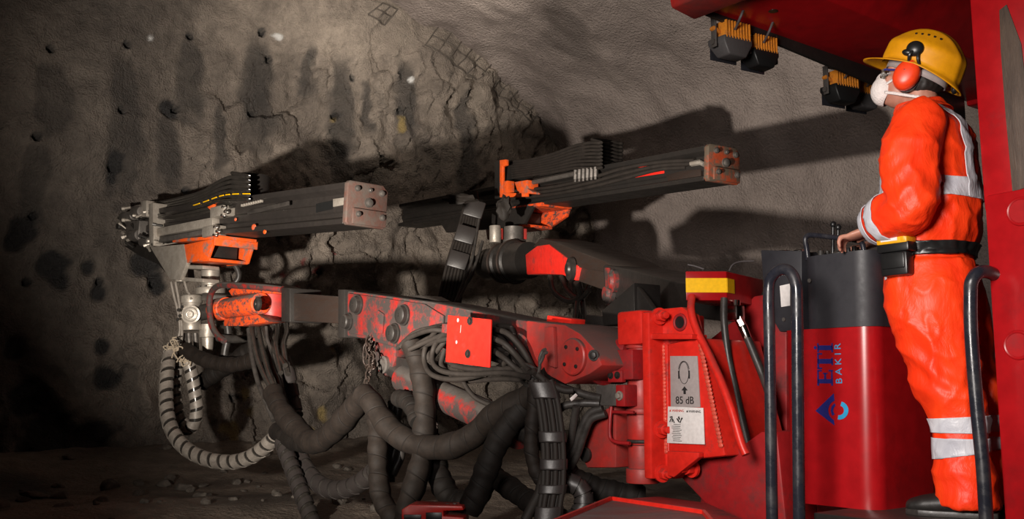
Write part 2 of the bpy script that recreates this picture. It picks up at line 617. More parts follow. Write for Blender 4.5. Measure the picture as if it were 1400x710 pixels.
def rockmat(name, dry, dry2, wet, pebble=38.0, bump=0.6, rough=0.72, wet_rough=0.3, dist=0.02, rockiness=0.0, mid_lo=0.55, extra=()):
    m, nt, b = newmat(name)
    tc = N(nt, 'ShaderNodeTexCoord')
    big = N(nt, 'ShaderNodeTexNoise', i_Scale=0.9, i_Detail=8.0, i_Roughness=0.62)
    nt.links.new(tc.outputs['Object'], big.inputs['Vector'])
    mid = N(nt, 'ShaderNodeTexNoise', i_Scale=6.0, i_Detail=8.0, i_Roughness=0.7)
    nt.links.new(tc.outputs['Object'], mid.inputs['Vector'])
    peb = N(nt, 'ShaderNodeTexNoise', i_Scale=pebble, i_Detail=3.0, i_Roughness=0.6)
    nt.links.new(tc.outputs['Object'], peb.inputs['Vector'])
    r = ramp(nt, big.outputs['Fac'], [(0.36, dry), (0.64, dry2)])
    r2 = ramp(nt, mid.outputs['Fac'], [(0.3, mid_lo), (0.62, 1.0)])
    mul = nt.nodes.new('ShaderNodeMix')
    mul.data_type = 'RGBA'
    mul.blend_type = 'MULTIPLY'
    mul.inputs[0].default_value = 1.0
    nt.links.new(r.outputs[0], mul.inputs[6])
    nt.links.new(r2.outputs[0], mul.inputs[7])
    at_ = N(nt, 'ShaderNodeAttribute', attribute_name='wet')
    c = mixc(nt, at_.outputs['Fac'], mul.outputs[2], wet)
    for an, ac in extra:
        a2 = N(nt, 'ShaderNodeAttribute', attribute_name=an)
        c = mixc(nt, a2.outputs['Fac'], c, ac)
    nt.links.new(c, b.inputs['Base Color'])
    mr = N(nt, 'ShaderNodeMapRange')
    nt.links.new(at_.outputs['Fac'], mr.inputs[0])
    mr.inputs[3].default_value = rough
    mr.inputs[4].default_value = wet_rough
    nt.links.new(mr.outputs[0], b.inputs['Roughness'])
    b.inputs['Specular IOR Level'].default_value = 0.4
    add = N(nt, 'ShaderNodeMath', operation='MULTIPLY_ADD')
    nt.links.new(mid.outputs['Fac'], add.inputs[0])
    add.inputs[1].default_value = 0.4 + rockiness
    nt.links.new(peb.outputs['Fac'], add.inputs[2])
    bp = N(nt, 'ShaderNodeBump', i_Strength=bump, i_Distance=dist)
    nt.links.new(add.outputs[0], bp.inputs['Height'])
    nt.links.new(bp.outputs[0], b.inputs['Normal'])
    return m


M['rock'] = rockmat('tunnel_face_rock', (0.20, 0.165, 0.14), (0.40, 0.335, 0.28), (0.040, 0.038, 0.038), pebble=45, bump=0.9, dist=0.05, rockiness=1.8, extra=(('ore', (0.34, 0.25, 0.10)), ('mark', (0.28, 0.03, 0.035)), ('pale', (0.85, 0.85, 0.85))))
M['shotcrete'] = rockmat('sprayed_concrete', (0.24, 0.197, 0.180), (0.345, 0.288, 0.262), (0.10, 0.083, 0.075), pebble=34, bump=0.9, dist=0.05, mid_lo=0.85)
M['muck'] = rockmat('tunnel_floor_muck', (0.12, 0.096, 0.078), (0.24, 0.195, 0.158), (0.035, 0.030, 0.027), pebble=30, bump=0.8, dist=0.03, rough=0.62, rockiness=1.0)
M['stone'] = rockmat('loose_stone', (0.085, 0.072, 0.062), (0.17, 0.145, 0.122), (0.03, 0.03, 0.03), pebble=30, bump=0.5, rough=0.6)


def face_disp(s, z):
    """depth into the face (+) and wetness"""
    p = V((s, z, 3.7))
    # roughness: broken rock in the middle, sprayed smooth to the left and under the crown
    rough = sstep(0.3, 1.6, s + 0.4 * noise.noise(p * 0.7)) * (1 - sstep(4.9, 5.1, z - 0.25 * (s - 2))) * 0.85 + 0.15
    low = 1 - sstep(0.7, 2.2, z)
    rough = max(rough, 0.75 * low)
    d = 0.16 * fbm(p * 0.55, 3)
    # broken rock: tilted facets at two sizes
    for sc_, am in ((1.5, .30), (3.6, .26)):
        P = V((s * sc_ * 1.25, z * sc_ * .8, 0.5)) + 0.45 * V((noise.noise(p * sc_ * 1.4), noise.noise(p * sc_ * 1.4 + V((5, 5, 5))), 0))
        c0 = noise.voronoi(P)[1][0]
        rv = noise.cell_vector(c0 * 7.3 + V((.31, .17, .77)))
        e = P - c0
        d += rough * am / sc_ * (e.x * (rv.x - .5) * 2 + e.y * (rv.y - .5) * 1.4 + (rv.z - .5) * .5)
    d += rough * 0.05 * noise.ridged_multi_fractal(V((s * 1.3, z * 0.8, 1.0)), 1.0, 2.2, 4, 1.0, 2.0) - 0.04 * rough
    d += (0.025 + 0.06 * rough) * fbm(p * 3.3, 6)
    d += 0.35 * sstep(1.1, 0.0, z) * -1.0 * (0.6 + 0.5 * noise.noise(p * 1.3))
    wet = 0.0
    for hs, hz, r in HOLES:
        dd = ((s - hs) ** 2 + (z - hz) ** 2) ** 0.5
        if dd < r * 2.2:
            k = 1 - sstep(r * 0.7, r * 1.25, dd)
            d += 0.22 * k
            wet = max(wet, 1 - sstep(r * 0.9, r * 2.0, dd))
    n1 = noise.noise(p * 3.0)
    n2 = noise.noise(p * 9.0)
    for s0, z0, s1, z1, w in STREAKS:
        if z1 - 0.2 < z < z0 + 0.2:
            k = (z0 - z) / max(z0 - z1, 1e-3)
            c0 = s0 + (s1 - s0) * k + 0.06 * n1
            ww = w * (0.65 + 0.5 * math.sin(PI * min(max(k, 0), 1)) + 0.35 * n1)
            a = 1 - sstep(ww * 0.5, ww * 1.15, abs(s - c0) + 0.04 * n2)
            a *= sstep(-0.05, 0.12, k) * (1 - sstep(0.7, 1.02, k + 0.12 * n2))
            wet = max(wet, 0.72 * a)
    for bs, bz, r in BLOBS:
        dd = ((s - bs) ** 2 + ((z - bz) * 0.9) ** 2) ** 0.5 * (1 + 0.5 * n1 + 0.35 * n2)
        if dd < r * 1.2:
            k = 1 - sstep(r * 0.55, r * 1.0, dd)
            wet = max(wet, k)
            d += 0.07 * k + 0.05 * k * n2
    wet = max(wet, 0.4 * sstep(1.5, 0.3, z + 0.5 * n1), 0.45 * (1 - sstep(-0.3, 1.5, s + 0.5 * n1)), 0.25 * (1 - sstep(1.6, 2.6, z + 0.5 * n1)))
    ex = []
    for lst in (ORE, MARKS, GLINTS):
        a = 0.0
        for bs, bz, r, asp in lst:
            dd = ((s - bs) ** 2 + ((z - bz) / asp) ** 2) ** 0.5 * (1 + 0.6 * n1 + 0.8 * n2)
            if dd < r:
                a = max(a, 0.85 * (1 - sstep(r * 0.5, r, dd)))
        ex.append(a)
    return d, min(wet, 1), ex


def pxs(lst):
    return [face_px(x, y) + (r / FPX * 11.3, a) for x, y, r, a in lst]


ORE = pxs([(548, 172, 6, 2.2), (456, 163, 5, 1.4), (338, 540, 9, 1.2), (312, 588, 14, .8), (440, 565, 12, 1.8), (420, 590, 10, 1), (345, 562, 8, 1)])
MARKS = pxs([(384, 376, 5, 1.2), (434, 370, 6, .8), (402, 398, 7, .7), (455, 345, 5, .6)])
GLINTS = pxs([(383, 49, 7, .8), (563, 108, 6, 1.1), (206, 52, 4, 1)])  # wet glints, put into the rock colour as white spots


def build_face():
    s0, s1, z0, z1 = -4.4, 7.1, -0.3, 6.5
    nu, nv = 440, 262
    pts, wet, exs = [], [], []
    for i in range(nu):
        s = s0 + (s1 - s0) * i / (nu - 1)
        for j in range(nv):
            z = z0 + (z1 - z0) * j / (nv - 1)
            d, w, ex = face_disp(s, z)
            exs.append(ex)
            q = FO + S * s + UP * z + T * d
            pts.append(q[:])
            wet.append(w)
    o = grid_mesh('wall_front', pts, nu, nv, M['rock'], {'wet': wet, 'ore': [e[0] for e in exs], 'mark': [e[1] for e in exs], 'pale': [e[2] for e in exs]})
    o['label'] = 'rough grey rock face of the tunnel with drill holes and water stains'


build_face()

PROFILE = [(7.0, -0.3), (7.05, 1.2), (7.0, 2.6), (6.7, 3.8), (6.15, 4.75), (5.35, 5.33), (4.6, 5.65), (3.9, 5.92), (3.0, 6.1), (2.0, 6.12),
           (0.9, 6.0), (-0.2, 5.72), (-1.3, 5.25), (-2.4, 4.6), (-3.3, 3.7), (-3.9, 2.5), (-4.15, 1.2), (-4.2, -0.3)]


def build_shell():
    pr = spline([V((a, b, 0)) for a, b in PROFILE], 15)
    n = len(pr)
    t0, t1 = -17.0, 0.35
    nt_ = 250
    nrm = []
    for i, p in enumerate(pr):
        t = (pr[min(i + 1, n - 1)] - pr[max(i - 1, 0)]).normalized()
        nrm.append(V((-t.y, t.x, 0)))           # points inwards
    cuts = [(0, 75, 'wall_right'), (74, 182, 'ceiling'), (181, n, 'wall_left')]
    for a, b, name in cuts:
        pts, wet = [], []
        for k in range(nt_):
            tt = t0 + (t1 - t0) * (k / (nt_ - 1)) ** 0.8
            for i in range(a, b):
                p, m = pr[i], nrm[i]
                q = FO + S * p.x + UP * p.y + T * tt
                d = 0.13 * fbm(q * 0.55, 3) + 0.05 * fbm(q * 2.2, 4)
                q = q + (S * m.x + UP * m.y) * d
                pts.append(q[:])
                f = noise.noise(q * 0.55 + V((3, 1, 7))) + 0.4 * noise.noise(q * 2.1)
                wet.append(0.55 * sstep(0.45, 0.62, f))
        grid_mesh(name, pts, nt_, b - a, M['shotcrete'], {'wet': wet})


build_shell()


def floor_z(q):
    """height of the muck floor"""
    tt = (q - FO).dot(T)
    s = (q - FO).dot(S)
    z = 0.05 * fbm(q * 0.6, 3) + 0.02 * fbm(q * 3.5, 4)
    z += 0.20 * sstep(-3.2, -0.3, tt) * (0.8 + 0.5 * noise.noise(q * 0.9)) + 0.16 * sstep(-1.5, 0, tt)
    z += 0.07 * sstep(-4.5, -3.8, tt + 0.3 * noise.noise(V((s * 0.6, 0, 0)))) * (1 - sstep(-3.4, -2.8, tt))
    return z


def build_floor():
    nu, nv = 260, 200
    pts, wet = [], []
    for i in range(nu):
        tt = -17 + 17.4 * (i / (nu - 1)) ** 0.6
        for j in range(nv):
            s = -4.6 + 12.0 * j / (nv - 1)
            q = FO + T * tt + S * s
            z = floor_z(q)
            pts.append((q.x, q.y, z))
            wet.append(sstep(0.1, 0.4, noise.noise(q * 0.8)) * 0.7)
    grid_mesh('floor', pts, nu, nv, M['muck'], {'wet': wet})


build_floor()


# the far (outby) end of the drive, behind the photographer
def build_back():
    pts, nu, nv = [], 40, 30
    for i in range(nu):
        for j in range(nv):
            q = FO + T * -16.6 + S * (-4.6 + 12.2 * i / (nu - 1)) + UP * (-0.4 + 7.2 * j / (nv - 1))
            pts.append((q + T * 0.15 * fbm(q * 0.7, 4))[:])
    grid_mesh('wall_back', pts, nu, nv, M['shotcrete'], {'wet': [0.2] * (nu * nv)})


build_back()


# welded wire mesh showing through the sprayed concrete along the arch
def wire_patch(label, px_quad, nu, nv):
    """px_quad: 4 pixel corners on the arch edge, as they follow the rim"""
    mb = MB()
    A, B, C, D = [FO + S * a + UP * b - T * 0.05 for a, b in (face_px(*p) for p in px_quad)]

    def surf(u, v):
        q = A.lerp(B, u).lerp(D.lerp(C, u), v)
        s, z = (q - FO).dot(S), q.z
        d = face_disp(s, z)[0]
        return FO + S * s + UP * z + T * (d - 0.016 - 0.02 * noise.noise(q * 6))
    for i in range(nu + 1):
        mb.tube([surf(i / nu, k / 6) for k in range(7)], 0.009, seg=6, n=2)
    for j in range(nv + 1):
        mb.tube([surf(k / 10, j / nv) for k in range(11)], 0.009, seg=6, n=2)
    solo(mb, 'wire_mesh', M['mesh_wire'], label, 'wire mesh', surf(0, 0), group='wire mesh patches on the tunnel arch')


wire_patch('topmost small patch of wire mesh showing through at the crown of the arch', [(500, 22), (520, 6), (545, 12), (526, 34)], 2, 2)
wire_patch('middle and largest patch of square wire mesh on the tunnel arch', [(602, 34), (672, 86), (652, 110), (580, 62)], 5, 2)
wire_patch('lowest patch of wire mesh, running down the arch into the shadow', [(690, 100), (742, 152), (728, 168), (678, 118)], 5, 2)

# loose stones on the floor
stone_meshes = []
for k in range(6):
    mb = MB()
    b = bmesh.new()
    bmesh.ops.create_icosphere(b, subdivisions=3, radius=1.0)
    off = V((k * 7.1, 3, 1))
    for v in b.verts:
        p = v.co.copy()
        r = 1 + 0.28 * noise.noise(p * 1.3 + off) - 0.25 * abs(noise.noise(p * 2.1 + off * 2))
        v.co = V((p.x * r, p.y * r * 0.8, p.z * r * 0.55))
        for ax in (V((1, .3, .5)), V((-.6, .8, .2)), V((.1, -.9, .5)), V((-.3, -.2, .9))):
            ax = (ax + off * 0.02).normalized()
            e = v.co.dot(ax) - 0.55
            if e > 0:
                v.co -= ax * e * 0.85
    mb._absorb(b)
    o = mb.build('rock', M['stone'], angle=28)
    stone_meshes.append(o.data)
    bpy.data.objects.remove(o)
rs = random.Random(11)
spots = [(150, 648, .10, 'flat pale rock lying alone on the dark tunnel floor'), (78, 646, .12, None), (150, 660, .10, None), (190, 664, .07, None),
         (278, 667, .05, 'small light grey rock below the lowest sagging hose loop'), (140, 690, .08, None), (50, 682, .09, None), (225, 645, .06, None)]
for i in range(72):
    spots.append((rs.uniform(-20, 520), rs.uniform(628, 700), rs.uniform(0.02, 0.075), None))
for i, (px, py, r, lab) in enumerate(spots):
    d = ray(px, py)
    k = -CAMZ / d.z if d.z < -0.01 else 30
    for it in range(4):
        q = EYE + d * k
        k = (floor_z(V((q.x, q.y, 0))) - CAMZ) / d.z
    q = EYE + d * k
    if (q - FO).dot(T) > -0.35 or q.length > 14:
        continue
    o = bpy.data.objects.new('rock', stone_meshes[i % 6])
    COL.objects.link(o)
    o.location = (q.x, q.y, floor_z(V((q.x, q.y, 0))) + r * 0.22)
    o.scale = (r * rs.uniform(.8, 1.4), r * rs.uniform(.8, 1.3), r * rs.uniform(.7, 1.2))
    o.rotation_euler = (rs.uniform(-.3, .3), rs.uniform(-.3, .3), rs.uniform(0, 6))
    o['category'] = 'rock'
    if lab:
        o['label'] = lab
    else:
        o['label'] = 'small dark grey rock among the loose rubble on the tunnel floor'
    o['group'] = 'loose rocks on the tunnel floor'
# ------------------------------------------------------------------ carrier of the drilling jumbo
PLAT = 0.46
rig = thing('drilling_jumbo', 'red drill rig carrier with bolted boom bracket, overhead canopy, corner post and grab rails', 'drill rig', J.w(-0.5, -0.9, 0))


def Jpt(px, py, y):
    return J.p(px, py, y)


# --- boom bracket: welded box carrying the near boom
mb = MB()
web = [(886, 427), (900, 423), (932, 420), (948, 430), (956, 452), (992, 626), (950, 632), (925, 655), (886, 652)]
pts = [J.p(a, b, 0.0) for a, b in web]
mb.prism(J, [(912, 470), (955, 462), (992, 624), (952, 628), (914, 620)], 0.01, -0.42, 0.012)
mb.prism(J, [(886, 427), (900, 423), (932, 420), (948, 430), (957, 466), (912, 472), (914, 618), (952, 626), (925, 655), (886, 654)], -0.03, -0.07, 0.004)
# thick flange seen edge-on
x0, zt = J.px(880, 427, 0.06)
x1, zb = J.px(893, 656, 0.06)
mb.box(J, ((x0 + x1) / 2 + 0.012, -0.13, (zt + zb) / 2), (0.05, 0.38, zt - zb), 0.01)
xf = (x0 + x1) / 2 + 0.012
bracket = mb.build('boom_bracket', M['red'], rig)
# shelf rib, gusset, lifting eye, welds
mb = MB()
mb.prism(J, [(886, 456), (946, 457), (946, 464), (886, 464)], 0.05, -0.05, 0.004)
mb.build('rib', M['red'], bracket)
mb = MB()
mb.prism(J, [(912, 617), (955, 619), (955, 626), (921, 653), (912, 650)], 0.045, 0.012, 0.004)
mb.build('gusset', M['red'], bracket)
mb = MB()
e = J.p(930, 441, -0.03)
mb.ring(e, J.y, 0.034, 0.008, 24, 8)
mb.lathe(e + J.y * 0.002, J.y * -0.02, [(0, 0.033), (1, 0.033)], 24)
eye = mb.build('lifting_eye', M['red_dark'], bracket)
mb = MB()
mb.cyl(e + J.y * 0.0035, e - J.y * 0.0, 0.028, seg=24)
hole = mb.build('eye_hole', M['black'], bracket)
for (xa, ya, xb, yb, n) in ((906, 472, 910, 620, 30), (957, 470, 986, 612, 26)):
    mb = MB()
    for k in range(n):
        u = (k + 0.5) / n
        q = J.p(xa + (xb - xa) * u, ya + (yb - ya) * u, 0.012 if xa > 930 else -0.028)
        mb.ball(q, (0.014, 0.006, 0.011), J, 10, 6)
    mb.build('weld_seam', M['weld'], bracket)
for (py, y) in ((433, 0.0), (587, 0.0), (647, 0.0), (641, None)):
    mb = MB()
    if y is None:
        q, ax = J.p(948, 641, -0.05), J.y
    else:
        q, ax = J.w(xf - .026, y, J.px(897, py, y)[1]), (J.y * .35 - J.x).normalized()
    mb.bolt(q, ax, 0.027, 0.05)
    mb.cyl(q + ax * 0.03, q + ax * 0.08, 0.016, seg=14, bev=0.003)
    mb.build('bolt', M['red'], bracket)
# small side tab on the sloping cheek
mb = MB()
xa, za = J.px(962, 480, -0.30)
mb.prism(J, [(962, 478), (974, 487), (976, 528), (967, 538)], -0.16, -0.19, 0.003)
mb.build('cheek_tab', M['red'], bracket)

# hearing sign and warning label on the web
sg = MB()
sg.prism(J, [(916, 487), (953, 487), (957, 557), (917, 557)], 0.016, 0.010, 0.001)
sign = sg.build('hearing_sign', M['sign_grey'], bracket)
sign['label'] = 'grey hearing protection plate with a head wearing ear muffs'
mb = MB()
yS = 0.018
cx, cz = J.px(935, 510, yS)
sc = J.px(935, 510, yS)[1] - J.px(935, 520, yS)[1]      # 10 px in metres


def oval(mb, cx, cz, a, c, r, y, a0=0, a1=2 * PI, n=28):
    pts = [J.w(cx - a * math.cos(a0 + (a1 - a0) * i / n), y, cz + c * math.sin(a0 + (a1 - a0) * i / n)) for i in range(n + 1)]
    mb.tube(pts, r, 6, smooth=False)


oval(mb, cx, cz, sc * 0.85, sc * 1.5, 0.0012, yS)
oval(mb, cx, cz + sc * 0.1, sc * 1.0, sc * 1.5, 0.0014, yS, PI * 0.08, PI * 0.92)
for s_ in (-1, 1):
    mb.box(J, (cx + s_ * sc * 0.95, yS, cz - sc * 0.25), (sc * 0.24, 0.002, sc * 1.1), 0.001)
ax_, az_ = J.px(936, 534, yS)
mb.poly([J.w(ax_, yS, az_ + sc * .55), J.w(ax_ - sc * .55, yS, az_), J.w(ax_ - sc * .2, yS, az_), J.w(ax_ - sc * .2, yS, az_ - sc * .5),
         J.w(ax_ + sc * .2, yS, az_ - sc * .5), J.w(ax_ + sc * .2, yS, az_), J.w(ax_ + sc * .55, yS, az_)], J.y * 0.001)
tx, tz = J.px(936, 548, yS)
mb.text('85 dB', J, tx, tz, yS, sc * 1.45, 0.0006, sx=0.98)
mb.build('sign_print', M['ink'], sign)
lb = MB()
lb.prism(J, [(913, 556), (961, 558), (963, 608), (912, 606)], 0.022, 0.017, 0.0005)
lab = lb.build('warning_label', M['white'], bracket)
lab['label'] = 'white two-column warning label'
mb = MB()
mr = MB()
yL = 0.0235


def Lp(u, v):
    """u,v in 0..1 on the label"""
    a = J.px(913, 557, yL)
    b = J.px(961, 559, yL)
    c = J.px(912.5, 606, yL)
    return (a[0] + (b[0] - a[0]) * u, a[1] + (b[1] - a[1]) * u + (c[1] - a[1]) * v)


def tri(mb, u, v, r):
    x, z = Lp(u, v)
    mb.poly([J.w(x, yL, z + r), J.w(x - r * 1.05, yL, z - r * .75), J.w(x + r * 1.05, yL, z - r * .75)], J.y * 0.0006)


tri(mr, 0.07, 0.09, 0.0055)
tri(mb, 0.56, 0.09, 0.0055)
x, z = Lp(0.29, 0.09)
mr.text('WARNING', J, x, z, yL, 0.0145, 0.0004)
x, z = Lp(0.77, 0.09)
mb.text('WARNING', J, x, z, yL, 0.0145, 0.0004)
for (u, v, du, dv, rot) in ((.09, .27, .10, .03, .2), (.12, .33, .03, .16, 0), (.16, .38, .03, .12, .5), (.07, .36, .03, .12, -.5), (.32, .29, .05, .09, .4),
                            (.37, .36, .03, .14, -.5), (.29, .35, .04, .13, .7), (.40, .30, .06, .04, .9)):
    x, z = Lp(u, v)
    mb.box(J, (x, yL, z), (du * .16, 0.0008, dv * .16), rot=Matrix.Rotation(rot, 4, 'Y'))
for k in range(10):
    x, z = Lp(0.24 + (0.02 if k % 3 == 0 else -0.01), 0.47 + k * 0.05)
    mb.box(J, (x, yL, z), (0.052 if k % 4 else 0.042, 0.0006, 0.0021))
mb.build('label_print', M['ink'], lab)
mr.build('label_heading', M['ink_red'], lab)

# --- hinge column in front of the flange
hc = J.px(853, 540, -0.04)
HX = xf + 0.14
HY = -0.05


def hz(py):
    return J.px(853, py, HY)[1]


def HP(z, dx=0, dy=0):
    return J.w(HX + dx, HY + dy, z)


mb = MB()
R = 0.075
for (a, b, r) in ((478, 430, .070), (516, 477, .060), (560, 515, .066), (566, 558, .074), (600, 566, .070), (607, 599, .060), (640, 607, .066), (658, 638, .078)):
    mb.cyl(HP(hz(a)), HP(hz(b)), r, seg=32, bev=0.006)
col = mb.build('hinge_column', M['red_scuffed'], rig)
mb = MB()
mb.box(J, (HX - .01, HY + .0, (hz(428) + hz(474)) / 2), (0.17, 0.17, hz(428) - hz(474)), 0.018)
mb.build('top_block', M['red'], col)
mb = MB()
mb.box(J, (HX + 0.015, HY + .03, (hz(480) + hz(520)) / 2), (0.15, 0.17, hz(480) - hz(520)), 0.008)
mb.box(J, (HX + 0.045, HY + .115, (hz(508) + hz(523)) / 2), (0.095, 0.03, hz(507) - hz(523)), 0.006)
cl = mb.build('clamp_block', M['red_dark'], col)
mb = MB()
for dx in (.03, .075):
    mb.bolt(HP(hz(514), dx - .005, .13), J.y, 0.012, 0.012)
mb.build('bolt', M['steel_dark'], cl)
mb = MB()
mb.box(J, (HX + 0.10, HY + .08, hz(541)), (0.15, 0.10, 0.095), 0.005)
vb = mb.build('valve_block', M['steel_grey'], col)
mb = MB()
mb.box(J, (HX + 0.0, HY + .085, hz(541)), (0.06, 0.11, 0.10), 0.006)
mb.build('valve_end', M['red_dark'], vb)
mb = MB()
mb.bolt(HP(hz(541), 0.0, .14), J.y, 0.015, 0.02)
mb.build('bolt', M['steel'], vb)
mb = MB()
mb.tube([HP(hz(556), .10, .10), HP(hz(575), .10, .11), HP(hz(597), .10, .11), HP(hz(603), .06, .11), HP(hz(604), -.02, .10)], 0.009)
mb.tube([HP(hz(563), .10, .10), HP(hz(563), .02, .11), HP(hz(563), -.05, .10)], 0.008)
mb.build('grease_pipe', M['red_dark'], col)
for py, r_ in ((602, .066), (641, .070)):
    mb = MB()
    mb.ring(HP(hz(py)), UP, r_, .008)
    mb.build('seal_ring', M['rubber'], col)
# lower cheek plate left of the column
mb = MB()
mb.prism(J, [(842, 552), (815, 566), (800, 590), (796, 626), (802, 640), (842, 640)], 0.03, -0.09, 0.008)
ck = mb.build('lower_lug', M['red_scuffed'], col)
mb = MB()
q = J.p(803, 622, 0.03)
mb.cyl(q, q + J.y * 0.02, 0.035, seg=24, bev=0.004)
mb.build('pin', M['steel_dark'], ck)

# --- chassis panels around the bracket
mb = MB()
mb.prism(J, [(925, 648), (958, 628), (992, 625), (1040, 590), (1062, 590), (1075, 716), (990, 720), (965, 690)], -0.08, -0.30, 0.012)
mb.box(J, (0.35, -1.0, 0.36), (1.5, 1.4, 0.18), 0.02)
mb.box(J, (-1.2, -1.0, 0.30), (2.0, 1.9, 0.3), 0.02)
mb.build('chassis', M['red_dark'], rig)
mb = MB()
mb.prism(J, [(962, 470), (1000, 440), (1030, 405), (1075, 398), (1076, 620), (992, 640)], -0.50, -0.56, 0.01)
mb.box(J, (0.62, -1.2, 0.75), (0.5, 1.2, 0.6), 0.03)
mb.build('front_bulkhead', M['red_dark'], rig)
mb = MB()
mb.box(J, (-0.75, -0.78, PLAT - 0.02), (1.7, 2.0, 0.04), 0.004)
mb.build('operator_platform', M['steel_dark'], rig)
# dark hydraulic pipes under the bracket
mb = MB()
for k in range(3):
    mb.tube([J.w(1.9, -0.15 - .06 * k, 0.62 - .02 * k), J.w(1.3, -0.2 - .06 * k, 0.60 - .03 * k), J.w(0.75, -0.25, 0.60 - .05 * k)], 0.022)
mb.build('pipe', M['rubber'], rig)

# --- step fender at the bottom edge of the view
zf = at(835, 683, 4.0).z


def onz(px, py, z):
    d = ray(px, py)
    return EYE + d * ((z - EYE.z) / d.z)


mb = MB()
poly = [onz(836, 684, zf), onz(962, 703, zf), onz(985, 730, zf), onz(930, 790, zf), onz(735, 790, zf), onz(735, 726, zf)]
mb.poly(poly, (0, 0, -0.05), 0.004)
fd = mb.build('step_fender', M['tread'], rig)
mb = MB()
for a, b in zip(poly, poly[1:3] + [poly[2]]):
    if (a - b).length > 0.01:
        mb.bar(a + UP * .004, b + UP * .004, 0.012, 0.02)
mb.bar(poly[5] + UP * .004, poly[0] + UP * .004, 0.012, 0.02)
mb.build('fender_edge', M['red'], fd)
mb = MB()
mb.poly([onz(838, 683, zf - .03), onz(900, 679, zf - .03), onz(968, 688, zf - .03), onz(1030, 716, zf - .03), onz(985, 730, zf - .03), onz(962, 703, zf - .03)], (0, 0, -0.04), 0.006)
mb.build('fender_ledge', M['red_dark'], fd)

# --- canopy
CZ = 2.60
cx0, _ = J.px(938, 22, 0.03)
cxF = cx0                                       # x of the front edge
mb = MB()
Lc, Wc = 3.0, 2.6
yN = 0.04                                       # near side edge
# roof sheet
mb.box(J, (cxF - Lc / 2 - .04, yN - Wc / 2, CZ + 0.25), (Lc - .1, Wc - .1, 0.03), 0.005)
canopy = mb.build('canopy_roof', M['red_clean'], rig)
canopy['label'] = 'red sheet metal roof over the operator'
# front beam: bottom flange, sloping back plate
mb = MB()


def sect(mb, prof, y0, y1, bev=0.004):
    """profile in (x,z) swept along y"""
    mb.poly([J.w(a, y0, c) for a, c in prof], J.y * (y1 - y0), bev)


sect(mb, [(cxF, CZ + .26), (cxF, CZ + .05), (cxF - .07, CZ + .05), (cxF - .42, CZ + .05), (cxF - .62, CZ + .235), (cxF - .62, CZ + .25), (cxF - .3, CZ + .26)], yN - .08, yN - Wc, 0.006)
fb = mb.build('front_beam', M['red_clean'], canopy)
mb = MB()
e = J.p(1057, 15, yN - .35)
hx, hy = J.loc(e).x, J.loc(e).y
d = ray(1057, 15)
q = EYE + d * ((CZ + .05 - EYE.z) / d.z)
mb.cyl(q - UP * .002, q + UP * .004, 0.022, seg=20)
mb.build('drain_hole', M['black'], fb)
# hanging front lip behind which the lamps are fixed
mb = MB()
mb.poly([J.w(cxF - .01, yN - .12, CZ + .14), J.w(cxF - .01, yN - .12, CZ + .03), J.w(cxF - .01, yN - Wc + .1, CZ - .09), J.w(cxF - .01, yN - Wc + .1, CZ + .14)], J.x * 0.02, 0.003)
mb.build('lamp_lip', M['steel_dark'], fb)  # dark steel puts the lip's shade into its colour
# near side beam
mb = MB()
mb.poly([J.w(cxF + .03, yN + .06, CZ + .02), J.w(cxF + .03, yN - .10, CZ - .0), J.w(cxF + .03, yN - .12, CZ + .2), J.w(cxF + .03, yN + .03, CZ + .25), J.w(cxF + .03, yN + .08, CZ + .12)], -J.x * Lc, 0.012)
mb.build('side_beam', M['red_scuffed'], canopy)
mb = MB()
mb.box(J, (cxF - Lc / 2, yN - Wc, CZ + .13), (Lc, .14, .22), 0.015)
mb.box(J, (cxF - 1.55, yN - Wc / 2, CZ + .19), (.10, Wc, .09), 0.01)
mb.build('cross_beam', M['red_clean'], canopy)

# --- corner post at the right edge of the view
PF = Fr(J.w(-0.47, 0.02, 0), T)


def Pp(px, py, y=0):
    return PF.p(px, py, y)


mb = MB()
mb.prism(PF, [(1314, -150), (1420, -150), (1420, 290), (1345, 290)], 0.0, -0.16, 0.012)
post = mb.build('canopy_post', M['red_clean'], rig)
mb = MB()
mb.prism(PF, [(1345, 268), (1405, 256), (1500, 250), (1500, 900), (1385, 900), (1366, 600)], 0.02, -0.18, 0.01)
lp = mb.build('post_base_plate', M['red_clean'], post)
for (px, py) in ((1396, 289), (1392, 472)):
    mb = MB()
    q = PF.p(px, py, 0.021)
    mb.ring(q, PF.y, 0.043, 0.006, 32, 8)
    mb.cyl(q, q + PF.y * 0.003, 0.038, seg=32)
    mb.build('plug_cover', M['red_clean'], post)
mb = MB()
mb.prism(PF, [(1366, 14), (1376, 6), (1396, 60), (1404, 130), (1404, 256), (1384, 262), (1374, 150), (1368, 70)], 0.004, -0.002, 0.001)
mb.build('rust_strip', M['wood'], post)

# --- grab rails
mb = MB()
rl = Fr(J.w(0.12, 0.32, 0), T)
mb.tube([rl.p(1056, 740, 0), rl.p(1054, 600, 0), rl.p(1052, 460, 0), rl.p(1051, 405, 0), rl.p(1054, 381, 0), rl.p(1067, 369, 0), rl.p(1080, 372, 0), rl.p(1088, 388, 0),
         rl.p(1090, 420, 0), rl.p(1091, 560, 0), rl.p(1093, 740, 0)], 0.0215, 16, 8)
g = mb.build('grab_rail', M['rail'], rig)
g['label'] = 'dark inverted-U grab rail beside the console'
mb = MB()
r2 = Fr(J.w(-0.47, 0.14, 0), T)
mb.tube([r2.p(1362, 377, -.12), r2.p(1350, 372, -.06), r2.p(1338, 373, -.02), r2.p(1329, 384, 0), r2.p(1327, 402, 0), r2.p(1328, 460, 0), r2.p(1336, 560, 0), r2.p(1344, 640, 0), r2.p(1350, 740, 0)], 0.022, 16, 8)
g = mb.build('grab_rail', M['rail'], rig)
